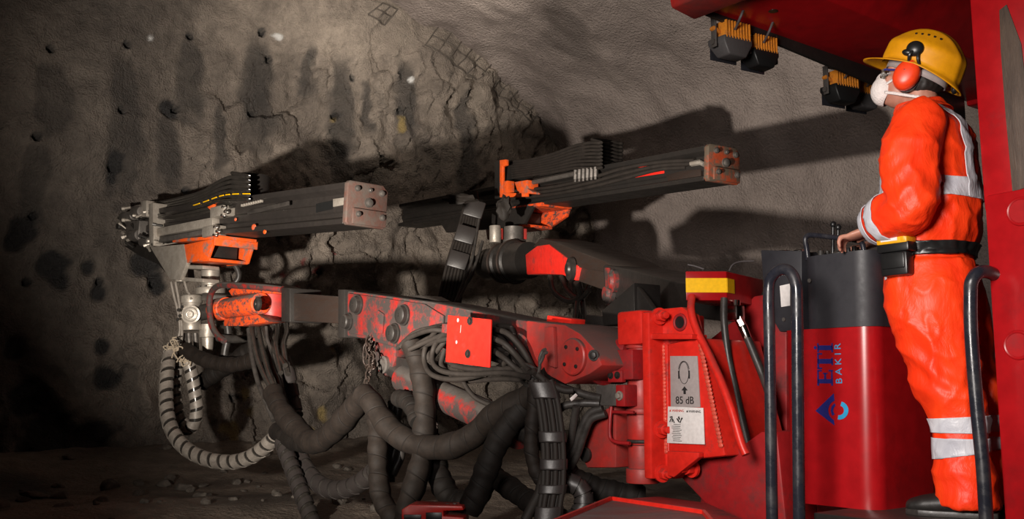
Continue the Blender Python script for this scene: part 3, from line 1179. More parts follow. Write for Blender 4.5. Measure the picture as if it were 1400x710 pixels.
g['label'] = 'dark bent grab rail in front of the operator\'s legs'

# ------------------------------------------------------------------ reflector box
BF = Fr(at(993, 390, 4.5), V((0.90, 0.43, 0)), flip=False)
c = at(993, 371, 4.5)
zt_, zb_ = at(993, 371, 4.5).z, at(993, 411, 4.5).z
Lp_, Rp_ = at(937, 371, 4.50), at(1043, 371, 4.85)
bk = V((0.12, 0.22, 0))
foot = [V((Lp_.x, Lp_.y, zb_)), V((c.x, c.y, zb_)), V((Rp_.x, Rp_.y, zb_)), V((Rp_.x, Rp_.y, zb_)) + V((-.06, .16, 0)), V((Lp_.x, Lp_.y, zb_)) + bk]
rbx = thing('reflector_box', 'small red box with a yellow reflective stripe above the boom bracket', 'box', V((c.x, c.y, zb_)))
mb = MB()
mb.poly(foot, (0, 0, zt_ - zb_), 0.004)
mb.build('box_body', M['red_clean'], rbx)
mb = MB()


def stripe(a, b, out):
    h = zt_ - zb_
    a, b = V((a.x, a.y, zb_)), V((b.x, b.y, zb_))
    n = V(((b - a).y, -(b - a).x, 0)).normalized()
    if n.dot(EYE - a) < 0:
        n = -n
    mb.poly([a + n * .002 + UP * h * .27, b + n * .002 + UP * h * .27, b + n * .002 + UP * h * .76, a + n * .002 + UP * h * .76], n * out)


stripe(Lp_, c, 0.002)
stripe(c, c.lerp(Rp_, 0.18), 0.002)
mb.build('reflective_stripe', M['yellow'], rbx)
mb = MB()
mb.tube([at(997, 370, 4.6), at(1002, 362, 4.62), at(1012, 358, 4.64), at(1030, 357, 4.65)], 0.004)
mb.tube([at(940, 362, 4.6), at(950, 364, 4.6), at(962, 368, 4.6)], 0.004)
mb.build('aerial_cable', M['wire'], rbx)

# hoses that drop from the box
mb = MB()
mb.tube([at(946, 405, 4.44), at(945, 425, 4.40), at(952, 450, 4.36), at(970, 487, 4.28), at(985, 520, 4.20), at(1000, 560, 4.13), at(1013, 605, 4.08), at(1020, 622, 4.06)], 0.0175, 12)
solo(mb, 'hose', M['red'], 'red sleeved hose curving down from the reflector box across the boom bracket', 'hose', at(946, 405, 4.42))
mb = MB()
mb.tube([at(990, 408, 4.46), at(990, 440, 4.44), at(996, 490, 4.42), at(1008, 545, 4.38), at(1022, 605, 4.32), at(1034, 650, 4.26), at(1039, 668, 4.24)], 0.0165, 12)
h2 = thing('hose', 'black hose hanging beside the red hose, ending in a loose metal fitting', 'hose', at(990, 408, 4.46))
mb.build('hose_line', M['rubber'], h2)
mb = MB()
mb.cyl(at(1038, 662, 4.245), at(1040, 676, 4.23), 0.020, seg=14, bev=.002)
mb.cyl(at(1040, 676, 4.23), at(1042, 686, 4.22), 0.014, seg=14)
mb.build('end_fitting', M['steel'], h2)
h3 = thing('hose', 'short black hose with a bright swaged elbow under the reflector box', 'hose', at(1005, 425, 4.55))
mb = MB()
mb.box(Fr(at(1006, 428, 4.55), T), (0, 0, 0), (0.06, 0.06, 0.07), 0.008)
mb.cyl(at(1006, 412, 4.56), at(1006, 424, 4.55), 0.022, seg=14)
mb.cyl(at(1009, 434, 4.54), at(1015, 446, 4.53), 0.020, seg=6)
mb.cyl(at(1015, 446, 4.53), at(1024, 468, 4.52), 0.022, 0.018, seg=16, bev=.002)
mb.build('elbow_fitting', M['chrome'], h3)
mb = MB()
mb.tube([at(1022, 463, 4.52), at(1032, 487, 4.5), at(1042, 512, 4.48), at(1050, 535, 4.44), at(1056, 560, 4.40)], 0.0185, 12)
mb.build('hose_line', M['rubber'], h3)

# ------------------------------------------------------------------ control console
con = thing('control_console', 'red and charcoal operator console with vertical blue lettering and hydraulic levers', 'control console', J.w(0.2, -0.25, PLAT))


def rounded(x0, x1, y0, y1, r, n=7):
    """footprint rounded at the four corners, in the J frame"""
    pts = []
    for cx, cy, a0 in ((x1 - r, y0 - r, 0), (x0 + r, y0 - r, PI / 2), (x0 + r, y1 + r, PI), (x1 - r, y1 + r, 3 * PI / 2)):
        for k in range(n + 1):
            a = a0 + PI / 2 * k / n
            pts.append((cx + r * math.cos(a), cy + r * math.sin(a)))
    return pts


def loft(mb, lo, zlo, hi, zhi):
    b = bmesh.new()
    A = [b.verts.new(J.w(p[0], p[1], zlo(p[0]) if callable(zlo) else zlo)) for p in lo]
    B = [b.verts.new(J.w(p[0], p[1], zhi(p[0]) if callable(zhi) else zhi)) for p in hi]
    n = len(A)
    for i in range(n):
        b.faces.new((A[i], A[(i + 1) % n], B[(i + 1) % n], B[i]))
    b.faces.new(A[::-1])
    b.faces.new(B)
    mb._absorb(b)


XN = -0.035                                     # near end (front surface of the rounded corner)
XM = J.px(1095, 400, 0)[0]
XFAR = J.px(1066, 470, 0)[0]
zs = (J.px(1182, 443, 0)[1] + J.px(1096, 451, 0)[1]) / 2
zt = (J.px(1182, 342, 0)[1] + J.px(1096, 352, 0)[1]) / 2
mb = MB()
loft(mb, rounded(XN + .02, XFAR, 0.0, -0.46, 0.07), PLAT, rounded(XN, XFAR, 0.0, -0.48, 0.07), zs - .004)
body = mb.build('console_body', M['red_clean'], con)
mb = MB()
loft(mb, rounded(XN - .004, XM, 0.006, -0.49, 0.074), zs - .004, rounded(XN - .012, XM, 0.006, -0.49, 0.078), zt)
top = mb.build('console_hood', M['charcoal'], con)
mb = MB()
mb.prism(J, [(1040, 342), (1096, 343), (1096, 452), (1066, 454), (1058, 440), (1046, 430)], -0.02, -0.46, 0.004)
wing = mb.build('instrument_wing', M['charcoal'], con)
mb = MB()
mb.prism(J, [(1066, 391), (1080, 388), (1080, 418), (1068, 420)], -0.017, -0.019)
lbl = mb.build('data_label', M['white'], wing)
for (px, y) in ((1070, -.12), (1094, -.16)):
    mb = MB()
    a, c = J.px(px, 341, y)
    q = J.w(a, y, J.px(1070, 341, -.02)[1] - .004)
    mb.cyl(q, q + UP * .014, .036, .034, seg=24, bev=.003)
    mb.build('gauge_rim', M['chrome'], wing)
mb = MB()
for (px, py) in ((1107, 384), (1072, 437)):
    q = J.p(px, py, 0.008 if px > 1096 else -.018)
    mb.cyl(q, q + J.y * .004, .008, seg=14)
mb.build('screw', M['steel_grey'], con)
# lower dark recess at the near end
mb = MB()
q = J.w(XN - .002, -0.20, PLAT + .45)
mb.cyl(J.p(1203, 480, -0.10) , J.p(1203, 480, -.10) - J.x * .03, .006, seg=12)
mb.build('latch_pin', M['steel'], con)
# hoop handle
mb = MB()
zt2 = zt
mb.tube([J.p(1105, 356, -.03), J.p(1103, 340, -.03), J.p(1101, 328, -.03), J.p(1105, 322, -.03), J.p(1118, 322, -.03), J.p(1150, 326, -.03), J.p(1172, 329, -.03), J.p(1179, 334, -.03), J.p(1182, 350, -.03)], 0.0105, 12)
mb.build('hoop_handle', M['rail'], con)
# levers
zl = zt
for (px, py, y, k) in ((1139, 307, -.20, 0), (1146, 311, -.17, 1)):
    mb = MB()
    p1 = J.p(px, py, y)
    a = J.loc(p1).x
    mb.cyl(J.w(a + .01, y, zl - .01), p1, .007, .006, seg=12)
    lv = mb.build('lever', M['black'], con)
    mb = MB()
    mb.ball(p1, (0.012, .012, .014))
    mb.build('knob', M['black'], lv)
mb = MB()
for (px, y, h, r) in ((1148, -.15, .075, .030), (1122, -.14, .045, .028), (1131, -.2, .05, .02)):
    a = J.px(px, 340, y)[0]
    mb.lathe(J.w(a, y, zl - .005), UP * h, [(0, r), (.35, r * 1.05), (.5, r * .6), (1, r * .45)], 18)
mb.build('lever_boot', M['rubber'], con)
mb = MB()
for (px, y) in ((1160, -.12), (1168, -.10), (1113, -.12), (1175, -.14)):
    a = J.px(px, 340, y)[0]
    mb.cyl(J.w(a, y, zl - .005), J.w(a, y, zl + .035), .012, .010, seg=14, bev=.002)
mb.build('push_button', M['black'], con)

# lettering: rotated, reading upwards
yp = 0.0012


def CP(px, py):
    return J.px(px, py, yp)


ux = abs(CP(1116, 500)[0] - CP(1138, 500)[0]) / 22.0
uz = abs(CP(1127, 466)[1] - CP(1127, 530)[1]) / 64.0


def rect(mb, px0, px1, py0, py1):
    c0, c1 = CP(px0, py0), CP(px1, py1)
    mb.poly([J.w(c0[0], yp, c0[1]), J.w(c1[0], yp, CP(px1, py0)[1]), J.w(c1[0], yp, c1[1]), J.w(CP(px0, py1)[0], yp, CP(px0, py1)[1])], J.y * .0008)


mb = MB()
L_, R_ = 1117.5, 1139.0                         # letter tops face left; baseline at right
# E (bottom letter)
rect(mb, L_, R_, 518.5, 524.5)                   # stem
for (a, b) in ((L_, L_ + 2.6), (R_ - 2.6, R_)):
    rect(mb, a, b, 507, 527.5)
rect(mb, L_ + 9.4, L_ + 12.2, 511, 519)
rect(mb, L_, L_ + 6.0, 506, 508.2)
rect(mb, R_ - 6.0, R_, 506, 508.2)
rect(mb, L_ + 7.5, L_ + 14.0, 510, 511.6)
# T
rect(mb, L_, R_, 491, 497.5)
rect(mb, L_, L_ + 2.6, 483.5, 504.5)
rect(mb, L_, L_ + 6.5, 483, 485.2)
rect(mb, L_, L_ + 6.5, 502.8, 505)
rect(mb, R_ - 2.2, R_, 489, 499.5)
# I with its dot
rect(mb, L_, R_, 472.5, 479)
rect(mb, L_, L_ + 2.2, 469.5, 482)
rect(mb, R_ - 2.2, R_, 469.5, 482)
c = CP(1114.6, 475.6)
mb.cyl(J.w(c[0], yp, c[1]), J.w(c[0], yp + .0008, c[1]), ux * 2.0, seg=18)
t = mb.build('logo_letters', M['navy'], body)
mb = MB()
c = CP(1146.5, 497.5)
mb.text('B A K I R', J, c[0], c[1], yp, uz * 14.0, .0005, rot=PI / 2, sx=1.02)
mb.build('logo_name', M['skyblue'], body)
# emblem: a navy triangle cut by a ring, the ring's right half blue
mb = MB()


def tp(px, py, dy=0.0):
    c = CP(px, py)
    return J.w(c[0], yp + dy, c[1])


cc = (1147.5, 561.5)


def arc(cx, cy, r, a0, a1, n=18):
    return [(cx + r * math.cos(a0 + (a1 - a0) * i / n), cy + r * math.sin(a0 + (a1 - a0) * i / n)) for i in range(n + 1)]


outline = [(1115, 562), (1140, 538), (1141, 549)] + arc(cc[0], cc[1], 15, math.radians(240), math.radians(120), 14)[0:] + [(1141, 582)]
mb.poly([tp(*p) for p in outline], J.y * .0008)
mb.poly([tp(*p) for p in ([(1141, 551.5)] + arc(cc[0], cc[1], 8.2, math.radians(232), math.radians(140), 10) + [(1137.5, 569)] + arc(cc[0], cc[1], 11.6, math.radians(145), math.radians(228), 10))], J.y * .0008)
mb.build('logo_triangle', M['navy'], body)
mb = MB()
ra = arc(cc[0], cc[1], 12.5, math.radians(-75), math.radians(100), 22)
rb = arc(cc[0], cc[1], 6.5, math.radians(100), math.radians(-75), 22)
mb.poly([tp(*p) for p in ra + rb], J.y * .0008)
mb.build('logo_ring', M['skyblue'], body)

# ------------------------------------------------------------------ work lights under the canopy
def worklight(label, q, scale, yaw, kind):
    F = Fr(q, Matrix.Rotation(yaw, 3, 'Z') @ T)
    w = thing('work_light', label, 'work light', q, group='work lights under the canopy')
    s = scale
    mb = MB()
    # housing: tapered tray, glass at the front (x+), cooling fins on the top/back
    b = bmesh.new()
    A = [(-.02, -.085), (-.02, .085), (.085, .095), (.085, -.095)]
    lo = [b.verts.new(F.w(a * s * .75, c * s * .62, -.062 * s)) for a, c in A]
    hi = [b.verts.new(F.w(a * s * 1.05, c * s, .0 * s)) for a, c in A]
    hi2 = [b.verts.new(F.w(a * s * 1.05, c * s, .028 * s)) for a, c in A]
    b.faces.new(lo[::-1])
    for r0, r1 in ((lo, hi), (hi, hi2)):
        for i in range(4):
            b.faces.new((r0[i], r0[(i + 1) % 4], r1[(i + 1) % 4], r1[i]))
    b.faces.new(hi2)
    mb._absorb(b, .008 * s)
    mb.build('lamp_housing', M['clear_shade'] if kind else M['black'], w)
    mb = MB()
    for i in range(9):
        mb.box(F, (.03 * s, (-.07 + .0175 * i) * s, .058 * s), (.105 * s, .008 * s, .085 * s), .002 * s)
    mb.box(F, (.03 * s, 0, .036 * s), (.10 * s, .15 * s, .02 * s), .004 * s)
    mb.box(F, (.03 * s, .095 * s, .058 * s), (.03 * s, .05 * s, .016 * s), .004 * s, rot=Matrix.Rotation(.4, 4, 'X'))
    mb.build('cooling_fins', M['amber'], w)
    mb = MB()
    mb.box(F, (.088 * s, 0, -.02 * s), (.006 * s, .16 * s, .09 * s), .002)
    mb.build('lamp_glass', M['lens'], w)
    mb = MB()
    mb.box(F, (.03 * s, .105 * s, .05 * s), (.035 * s, .006 * s, .15 * s), .002)
    mb.box(F, (.03 * s, -.105 * s, .05 * s), (.035 * s, .006 * s, .15 * s), .002)
    mb.box(F, (.03 * s, 0, .125 * s), (.04 * s, .216 * s, .006 * s), .002)
    mb.cyl(F.w(.03 * s, .10 * s, .0), F.w(.03 * s, .118 * s, .0), .014 * s, seg=14)
    mb.build('bracket', M['steel_grey'], w)
    mb = MB()
    mb.tube([F.w(-.02 * s, .02 * s, .06 * s), F.w(-.09 * s, .05 * s, .09 * s), F.w(-.10 * s, .02 * s, .16 * s), F.w(-.02 * s, -.06 * s, .17 * s)], .006 * s, 8)
    mb.build('lamp_cable', M['wire'], w)
    return w


xl = cxF - 0.05
worklight('left work light of the front pair under the canopy, in a smoky grey cowl', at(1006, 60, 4.52), 1.02, -.15, 1)
worklight('right work light of the front pair under the canopy, black with amber fins', at(1045, 76, 4.66), .95, -.15, 0)
worklight('black work light with grey bracket under the canopy, ahead of the masked operator', at(1156, 124, 5.25), 1.05, -.2, 0)
worklight('work light half hidden behind the operator\'s dust mask', at(1186, 134, 5.5), 1.0, -.2, 1)
# ------------------------------------------------------------------ near (left) boom
A0 = at(790, 488, 4.95)
B0 = at(470, 432, 6.9)
BL = Fr(A0, B0 - A0)
bm_l = thing('drill_boom', 'near red telescopic boom with a square red cover plate on its side', 'drill boom', V((A0.x, A0.y, 0)), group='drill booms')


def bp(px, py, y):
    return BL.p(px, py, y)


mb = MB()
mb.prism(BL, [(464, 399), (478, 398), (590, 413), (700, 436), (752, 443), (740, 505), (690, 492), (600, 481), (548, 477), (520, 470), (498, 463), (464, 459)], 0.15, -0.15, 0.012)
outer = mb.build('outer_boom', M['red_worn'], bm_l)
# flange collar at the mouth
mb = MB()
mb.prism(BL, [(462, 396), (471, 396), (471, 462), (462, 462)], 0.175, -0.175, 0.006)
mb.build('collar', M['steel_dark'], outer)
# raised side doubler with a kink, as on the photo's mid section
mb = MB()
mb.prism(BL, [(476, 401), (580, 416), (606, 432), (604, 476), (548, 473), (523, 466), (500, 459), (476, 456)], 0.165, 0.15, 0.005)
mb.build('side_doubler', M['red_worn'], outer)
mb = MB()
mb.prism(BL, [(508, 432), (516, 424), (524, 430), (522, 456), (504, 456), (500, 445)], 0.178, 0.165, 0.003)
mb.build('hook_plate', M['red_worn'], outer)
for (px, py, r) in ((490, 417, .060), (477, 440, .054), (553, 431, .060), (540, 456, .058)):
    mb = MB()
    q = bp(px, py, 0.165)
    mb.lathe(q, BL.y * .045, [(0, r * 1.08), (.25, r * 1.08), (.3, r * .9), (.85, r * .86), (1, r * .7)], 28)
    mb.cyl(q + BL.y * .04, q + BL.y * .05, r * .18, seg=12)
    mb.build('guide_pin', M['steel_dark'], outer)
# lug under the front end
mb = MB()
mb.prism(BL, [(512, 468), (541, 470), (540, 492), (534, 508), (526, 515), (517, 508), (513, 492)], 0.10, 0.02, 0.008)
lug = mb.build('cylinder_lug', M['red_worn'], bm_l)
mb = MB()
q = bp(527, 499, .10)
mb.lathe(q, BL.y * .04, [(0, .055), (.5, .055), (.6, .04), (1, .036)], 24)
mb.build('pin', M['steel_grey'], lug)
mb = MB()
mb.prism(BL, [(541, 488), (578, 496), (582, 530), (540, 520)], 0.09, -0.09, 0.008)
mb.build('guard_block', M['steel_dark'], bm_l)

# knuckle at the base
mb = MB()
mb.prism(BL, [(719, 438), (772, 444), (793, 456), (815, 480), (823, 500), (806, 512), (772, 526), (753, 516), (730, 500), (719, 470)], 0.19, -0.19, 0.012)
kn = mb.build('knuckle', M['red_scuffed'], bm_l)
mb = MB()
q = bp(786, 488, .19)
mb.lathe(q, BL.y * .022, [(0, .088), (.75, .088), (1, .082)], 36)
disc = mb.build('pivot_cover', M['red_scuffed'], kn)
for k in range(4):
    a = PI / 4 + k * PI / 2
    mb = MB()
    mb.bolt(q + BL.y * .022 + (BL.x * math.cos(a) + BL.z * math.sin(a)) * .058, BL.y, .010, .008, washer=False)
    mb.build('bolt', M['steel_dark'], disc)
mb = MB()
mb.prism(BL, [(744, 447), (756, 447), (758, 503), (750, 500), (744, 478)], 0.215, 0.19, 0.004)
mb.build('stop_plate', M['red_scuffed'], kn)
mb = MB()
mb.prism(BL, [(746, 446), (748, 431), (781, 436), (779, 448)], 0.0, -0.10, 0.006)
mb.build('top_tab', M['red'], kn)
mb = MB()
q = J.p(828, 487, -.04)
mb.cyl(bp(812, 492, 0), HP(hz(490), .06), 0.095, seg=28, bev=.006)
mb.cyl(bp(822, 494, 0), bp(828, 495, 0), 0.115, seg=28, bev=.004)
mb.build('swing_joint', M['red_dark'], kn)
mb = MB()
q = bp(815, 490, .10)
mb.bolt(bp(812, 486, .195), (BL.y - BL.x * .5).normalized(), .018, .02)
mb.build('plug', M['steel_dark'], kn)

# square cover plate
mb = MB()
CPY = 0.34
mb.prism(BL, [(612, 431), (671, 437), (669, 503), (609, 495)], CPY, CPY - 0.012, 0.004)
plate = mb.build('cover_plate', M['red'], bm_l)
plate['label'] = 'bright red square cover plate'
for (px, py) in ((643, 439), (640, 484)):
    mb = MB()
    mb.bolt(bp(px, py, CPY), BL.y, .016, .012, hexa=False)
    mb.build('bolt', M['steel_dark'], plate)
for (px, py, r) in ((626, 438, .009), (624, 468, .008)):
    mb = MB()
    mb.ball(bp(px, py, CPY), (r, .0015, r * 1.2), BL)
    mb.build('paint_chip', M['sign_grey'], plate)
for (px, py, h) in ((630, 450, .04),):
    mb = MB()
    mb.box(BL, (BL.px(px, py, CPY)[0], CPY + .0008, BL.px(px, py, CPY)[1]), (.004, .001, h))
    mb.build('paint_chip', M['sign_grey'], plate)
mb = MB()
for (px, py) in ((625, 450), (656, 452)):
    a, c = BL.px(px, py, .25)
    mb.box(BL, (a, .25, c), (.05, .17, .05), .004)
mb.build('standoff', M['red_worn'], plate)

# inner telescopic tube
mb = MB()
mb.prism(BL, [(390, 400), (468, 406), (468, 443), (390, 438)], 0.095, -0.095, 0.008)
mb.build('inner_boom', M['tube_brown'], bm_l)
# tip housing
mb = MB()
mb.prism(BL, [(384, 393), (396, 394), (396, 441), (384, 440)], 0.13, -0.13, 0.01)
mb.build('tip_flange', M['steel_dark'], bm_l)
mb = MB()
a0 = BL.px(372, 415, 0)
mb.cyl(bp(372, 438, .0), bp(373, 395, .0), 0.105, seg=32, bev=.01)
mb.cyl(bp(372, 440, .0), bp(372, 436, .0), 0.115, seg=32, bev=.005)
tip = mb.build('tip_housing', M['red_scuffed'], bm_l)
mb = MB()
mb.prism(BL, [(312, 398), (326, 386), (350, 386), (392, 398), (392, 402), (350, 401), (330, 402), (316, 404)], 0.12, -0.14, 0.006)
mb.build('top_guard', M['orange_dirty'], tip)
mb = MB()
mb.prism(BL, [(316, 400), (352, 399), (360, 404), (360, 432), (318, 424)], -0.06, -0.12, 0.006)
mb.build('side_cheek', M['orange'], tip)
mb = MB()
mb.cyl(bp(296, 424, .14), bp(357, 415, .14), 0.085, seg=28, bev=.008)
mb.cyl(bp(296, 424, .14), bp(310, 422, .14), 0.096, seg=28, bev=.008)
rc = mb.build('roll_cylinder', M['orange_dirty'], bm_l)
mb = MB()
q = bp(354, 416, .21)
mb.lathe(q, BL.y * .03, [(0, .055), (.6, .055), (1, .04)], 24)
mb.ball(q + BL.y * .03, (.02, .012, .02), BL)
mb.build('eye_pin', M['steel_dark'], rc)
mb = MB()
mb.prism(BL, [(306, 436), (352, 430), (368, 440), (330, 446), (306, 446)], .16, .02, .006)
mb.build('lower_guard', M['orange_dirty'], bm_l)
# bent guard bar round the tip
mb = MB()
gy = .26
mb.tube([bp(386, 396, .12), bp(360, 393, .2), (bp(330, 391, gy)), bp(303, 390, gy), bp(292, 396, gy), bp(287, 408, gy), bp(287, 430, gy), bp(290, 446, gy), bp(297, 458, gy), bp(306, 466, gy)], 0.026, 12)
mb.build('guard_bar', M['red_worn'], bm_l)

# lift cylinder under the boom
mb = MB()
p0, p1 = at(548, 516, 6.15), at(735, 600, 5.05)
mb.cyl(p0.lerp(p1, .02), p0.lerp(p1, .86), 0.085, seg=28, bev=.01)
mb.cyl(p0.lerp(p1, .80), p0.lerp(p1, .90), 0.098, seg=28, bev=.006)
lc = mb.build('lift_cylinder', M['red_worn'], bm_l)
mb = MB()
mb.cyl(bp(527, 499, .06), p0.lerp(p1, .05), .045, seg=20)
mb.build('piston_rod', M['steel_dark'], lc)
mb = MB()
mb.cyl(p0.lerp(p1, .9), p0.lerp(p1, 1.05), .05, seg=20)
mb.build('piston_rod', M['steel_dark'], lc)
mb = MB()
mb.prism(BL, [(560, 404), (576, 404), (590, 411), (575, 412)], .05, -.1, .004)
mb.build('grease_block', M['steel_dark'], outer)

# ------------------------------------------------------------------ wrist that carries the near feed
WY = 9.25


def wp(px, py, dy=0.0):
    return at(px, py, WY + dy)


wrist = MB()
WF = Fr(wp(285, 400), BL.x)
wrist.lathe(wp(288, 395), wp(288, 357) - wp(288, 395), [(0, .092), (.1, .092), (.12, .086), (.86, .086), (.88, .10), (1, .10)], 32)
wrist_o = wrist.build('slew_cylinder', M['steel'], bm_l)
mb = MB()
mb.cyl(wp(288, 403), wp(288, 394), .135, seg=36, bev=.005)
fl = mb.build('slew_flange', M['steel'], bm_l)
for k in range(10):
    a = 2 * PI * k / 10 + .2
    mb = MB()
    q = wp(288, 394) + V((math.cos(a), math.sin(a), 0)) * .115
    mb.bolt(q, UP, .011, .014, washer=False)
    mb.build('bolt', M['steel_grey'], fl)
mb = MB()
mb.box(WF, (WF.px(300, 408, 0)[0], .0, WF.px(300, 408, 0)[1]), (.26, .24, .07), .01)
mb.build('wrist_block', M['steel_grey'], bm_l)
mb = MB()
mb.cyl(wp(262, 443, -.06), wp(262, 404, -.06), .088, seg=32, bev=.006)
mb.cyl(wp(262, 415, -.06), wp(262, 405, -.06), .098, seg=32, bev=.005)
mb.cyl(wp(262, 452, -.06), wp(262, 441, -.06), .092, seg=32, bev=.005)
sw = mb.build('tilt_motor', M['steel'], bm_l)
mb = MB()
q = wp(262, 430, -.14)
v = (EYE - q).normalized()
v = (v * .8 - V((1, 0, 0)) * .2).normalized()
mb.lathe(q, v * .06, [(0, .085), (.55, .085), (.6, .068), (.9, .066), (1, .05)], 32)
mb.ring(q + v * .062, v, .03, .008, 20, 6)
mb.build('motor_face', M['steel'], sw)
mb = MB()
for (px, py) in ((247, 424), (249, 432), (246, 437), (252, 420)):
    mb.cyl(wp(px, py, -.15), wp(px - 3, py, -.2), .018, seg=6)
mb.build('hose_fitting', M['chrome'], sw)
mb = MB()
mb.cyl(wp(272, 428, -.04), wp(292, 425, -.1), .075, seg=24, bev=.005)
mb.build('joint', M['rubber'], bm_l)
mb = MB()
mb.lathe(wp(284, 480, .0), wp(284, 444, 0) - wp(284, 480, 0), [(0, .045), (.15, .05), (.5, .055), (.52, .075), (1, .08)], 28)
mb.build('damper_cylinder', M['steel'], bm_l)
mb = MB()
for (px, dx) in ((251, 0), (258, .02), (267, .04)):
    mb.cyl(wp(px, 456, -.05 + dx), wp(px + 2, 482, -.05 + dx), .024, seg=14)
mb.build('hose_spigot', M['steel_grey'], sw)

# ------------------------------------------------------------------ drill feeds
def bolt_face(q, ax, r, h, parent, mat):
    mb = MB()
    mb.lathe(q, ax * h, [(0, r * 1.4), (.3, r * 1.4), (.32, r), (.9, r), (1, r * .8)], 18)
    return mb.build('bolt', mat, parent)


def make_feed(name, label, F, L0, hw, hh, beam_mat, plate_mat, red_dabs):
    """feed beam along F.x from 0 (near end) to L0; half width hw, half height hh"""
    fd = thing('drill_feed', label, 'drill feed', F.w(1.5, 0, 0), group='drill feeds')
    # grooved profile (y,z)
    pf = [(hw, hh), (hw, hh * .72), (hw * .80, hh * .60), (hw * .62, hh * .50), (hw * .62, hh * .12), (hw * .72, hh * .04), (hw * .72, -hh * .32),
          (hw * .60, -hh * .42), (hw * .60, -hh * .60), (hw * .8, -hh * .66), (hw, -hh * .76), (hw, -hh)]
    full = pf + [(-a, c) for a, c in pf[::-1]]
    mb = MB()
    mb.poly([F.w(0.02, a, c) for a, c in full], F.x * (L0 - .02), 0.002, 1)
    beam = mb.build('feed_beam', beam_mat, fd, angle=25)
    # end plate, chamfered
    w2, h2, ch = hw * 1.12, hh * 1.06, .045
    oc = [(-w2, -h2 + .02), (-w2 + .02, -h2), (w2 - .02, -h2), (w2, -h2 + .02), (w2, h2 - .02), (w2 - .02, h2), (-w2 + ch, h2), (-w2, h2 - ch)]
    mb = MB()
    mb.poly([F.w(0, a, c) for a, c in oc], -F.x * .05, 0.006)
    ep = mb.build('end_plate', plate_mat, fd)
    mb = MB()
    mb.poly([F.w(-.05, a, c) for a, c in ((-w2 + .01, -h2 + .01), (w2 - .045, -h2 + .01), (w2 - .045, -h2 * .22), (-w2 + .01, -h2 * .22))], -F.x * .02, .008)
    mb.build('lower_cover', plate_mat, ep)
    for (a, c, r, o_) in ((w2 * .55, h2 * .68, .017, 0), (-w2 * .08, h2 * .68, .013, 0), (-w2 * .68, h2 * .62, .018, 0), (w2 * .50, -h2 * .48, .016, .02), (-w2 * .70, -h2 * .5, .018, .02)):
        bolt_face(F.w(-.05 - o_, a, c), -F.x, r, .022, ep, M['steel_grey'])
    bolt_face(F.w(-.05, -w2 * .05, h2 * .10), -F.x, .026, .030, ep, M['steel_grey'])
    return fd, beam, ep


FA = at(497, 281, 7.25)
FB = at(182, 315, 10.35)
FL = Fr(FA, FB - FA)
L0 = (FB - FA).length
feed_l, beam_l, ep_l = make_feed('near', 'near drill feed with a pinkish bolted end plate and an orange cradle below', FL, L0 - .2, .16, .155, M['beam'], M['plate'], True)


def fp(px, py, y=0.16):
    return FL.p(px, py, y)


def fl(px, py, y=0.16):
    return FL.px(px, py, y)


mb = MB()
mb.prism(FL, [(432, 279), (455, 274), (455, 286), (432, 291)], .118, .10, .0)
mb.build('beam_slot', M['black'], beam_l)
mb = MB()
mb.prism(FL, [(455, 272), (470, 270), (470, 280), (455, 283)], .125, .09, .003)
mb.build('slide_shoe', M['steel'], beam_l)
mb = MB()
mb.prism(FL, [(338, 288), (394, 275), (394, 281), (338, 294)], .165, .15, .002)
mb.build('rubber_strip', M['rubber'], beam_l)
mb = MB()
for (px, py, r) in ((347, 311, .030), (322, 300, .016), (362, 317, .02)):
    mb = MB()
    mb.ball(fp(px, py, .155), (r * 1.3, .008, r), FL, 12, 8)
    mb.build('paint_dab', M['orange'], beam_l)
# feed chain / teeth on top by the drum
mb = MB()
for k in range(9):
    a, c = fl(331 + 3.2 * k, 281 - .75 * k, .17)
    mb.box(FL, (a, .165, c), (.02, .03, .022), .004)
mb.build('guide_tooth', M['steel'], beam_l)

# clamps that slide on the beam
for (pl, nm) in (([(287, 284), (305, 280), (305, 294), (287, 298)], 1), ([(276, 311), (293, 307), (293, 321), (276, 325)], 2)):
    mb = MB()
    mb.prism(FL, pl, .215, .10, .006)
    cb = mb.build('slide_clamp', M['steel'], feed_l)
    for (dx, dy) in ((22, 2), (25, 8), (21, 13)):
        q = fp(pl[0][0] + dx, pl[0][1] + dy - 2, .185)
        mb = MB()
        mb.bolt(q, FL.y, .014, .04)
        mb.build('bolt', M['chrome'], cb)
mb = MB()
mb.prism(FL, [(283, 283), (292, 279), (292, 285), (287, 287)], .21, .17, .004)
mb.build('orange_tab', M['orange'], feed_l)

# orange cradle: open-ended channel under the beam
mb = MB()
mb.prism(FL, [(250, 335), (293, 326), (283, 355), (254, 360)], .20, .17, .004)
crad = mb.build('cradle', M['orange'], feed_l)
mb = MB()
mb.prism(FL, [(205, 338), (251, 334), (255, 360), (246, 383), (232, 382)], .205, .165, .005)
mb.build('cradle_arm', M['steel'], crad)
xa = FL.px(293, 330, .2)[0]
za = FL.px(293, 330, .2)[1]
xz = FL.px(283, 356, .2)
mb = MB()
xf_, zf_ = FL.px(250, 350, .2)
mb.poly([FL.w(xa, -.17, FL.px(293, 326, .2)[1]), FL.w(xz[0] - .02, -.17, xz[1]), FL.w(xz[0] + .5, -.17, xz[1] - .02), FL.w(xz[0] + .5, -.17, FL.px(262, 333, .2)[1])], -FL.y * .03, .004)
mb.build('far_cheek', M['orange'], crad)
mb = MB()
xb, zb2 = FL.px(283, 356, .2)
mb.box(FL, (xb + .28, 0, zb2 + .008), (.60, .38, .03), .008)
mb.build('cradle_floor', M['orange'], crad)
mb = MB()
xt, ztp = FL.px(293, 326, .2)
mb.box(FL, (xt + .42, 0, ztp + .012), (.95, .36, .03), .004)
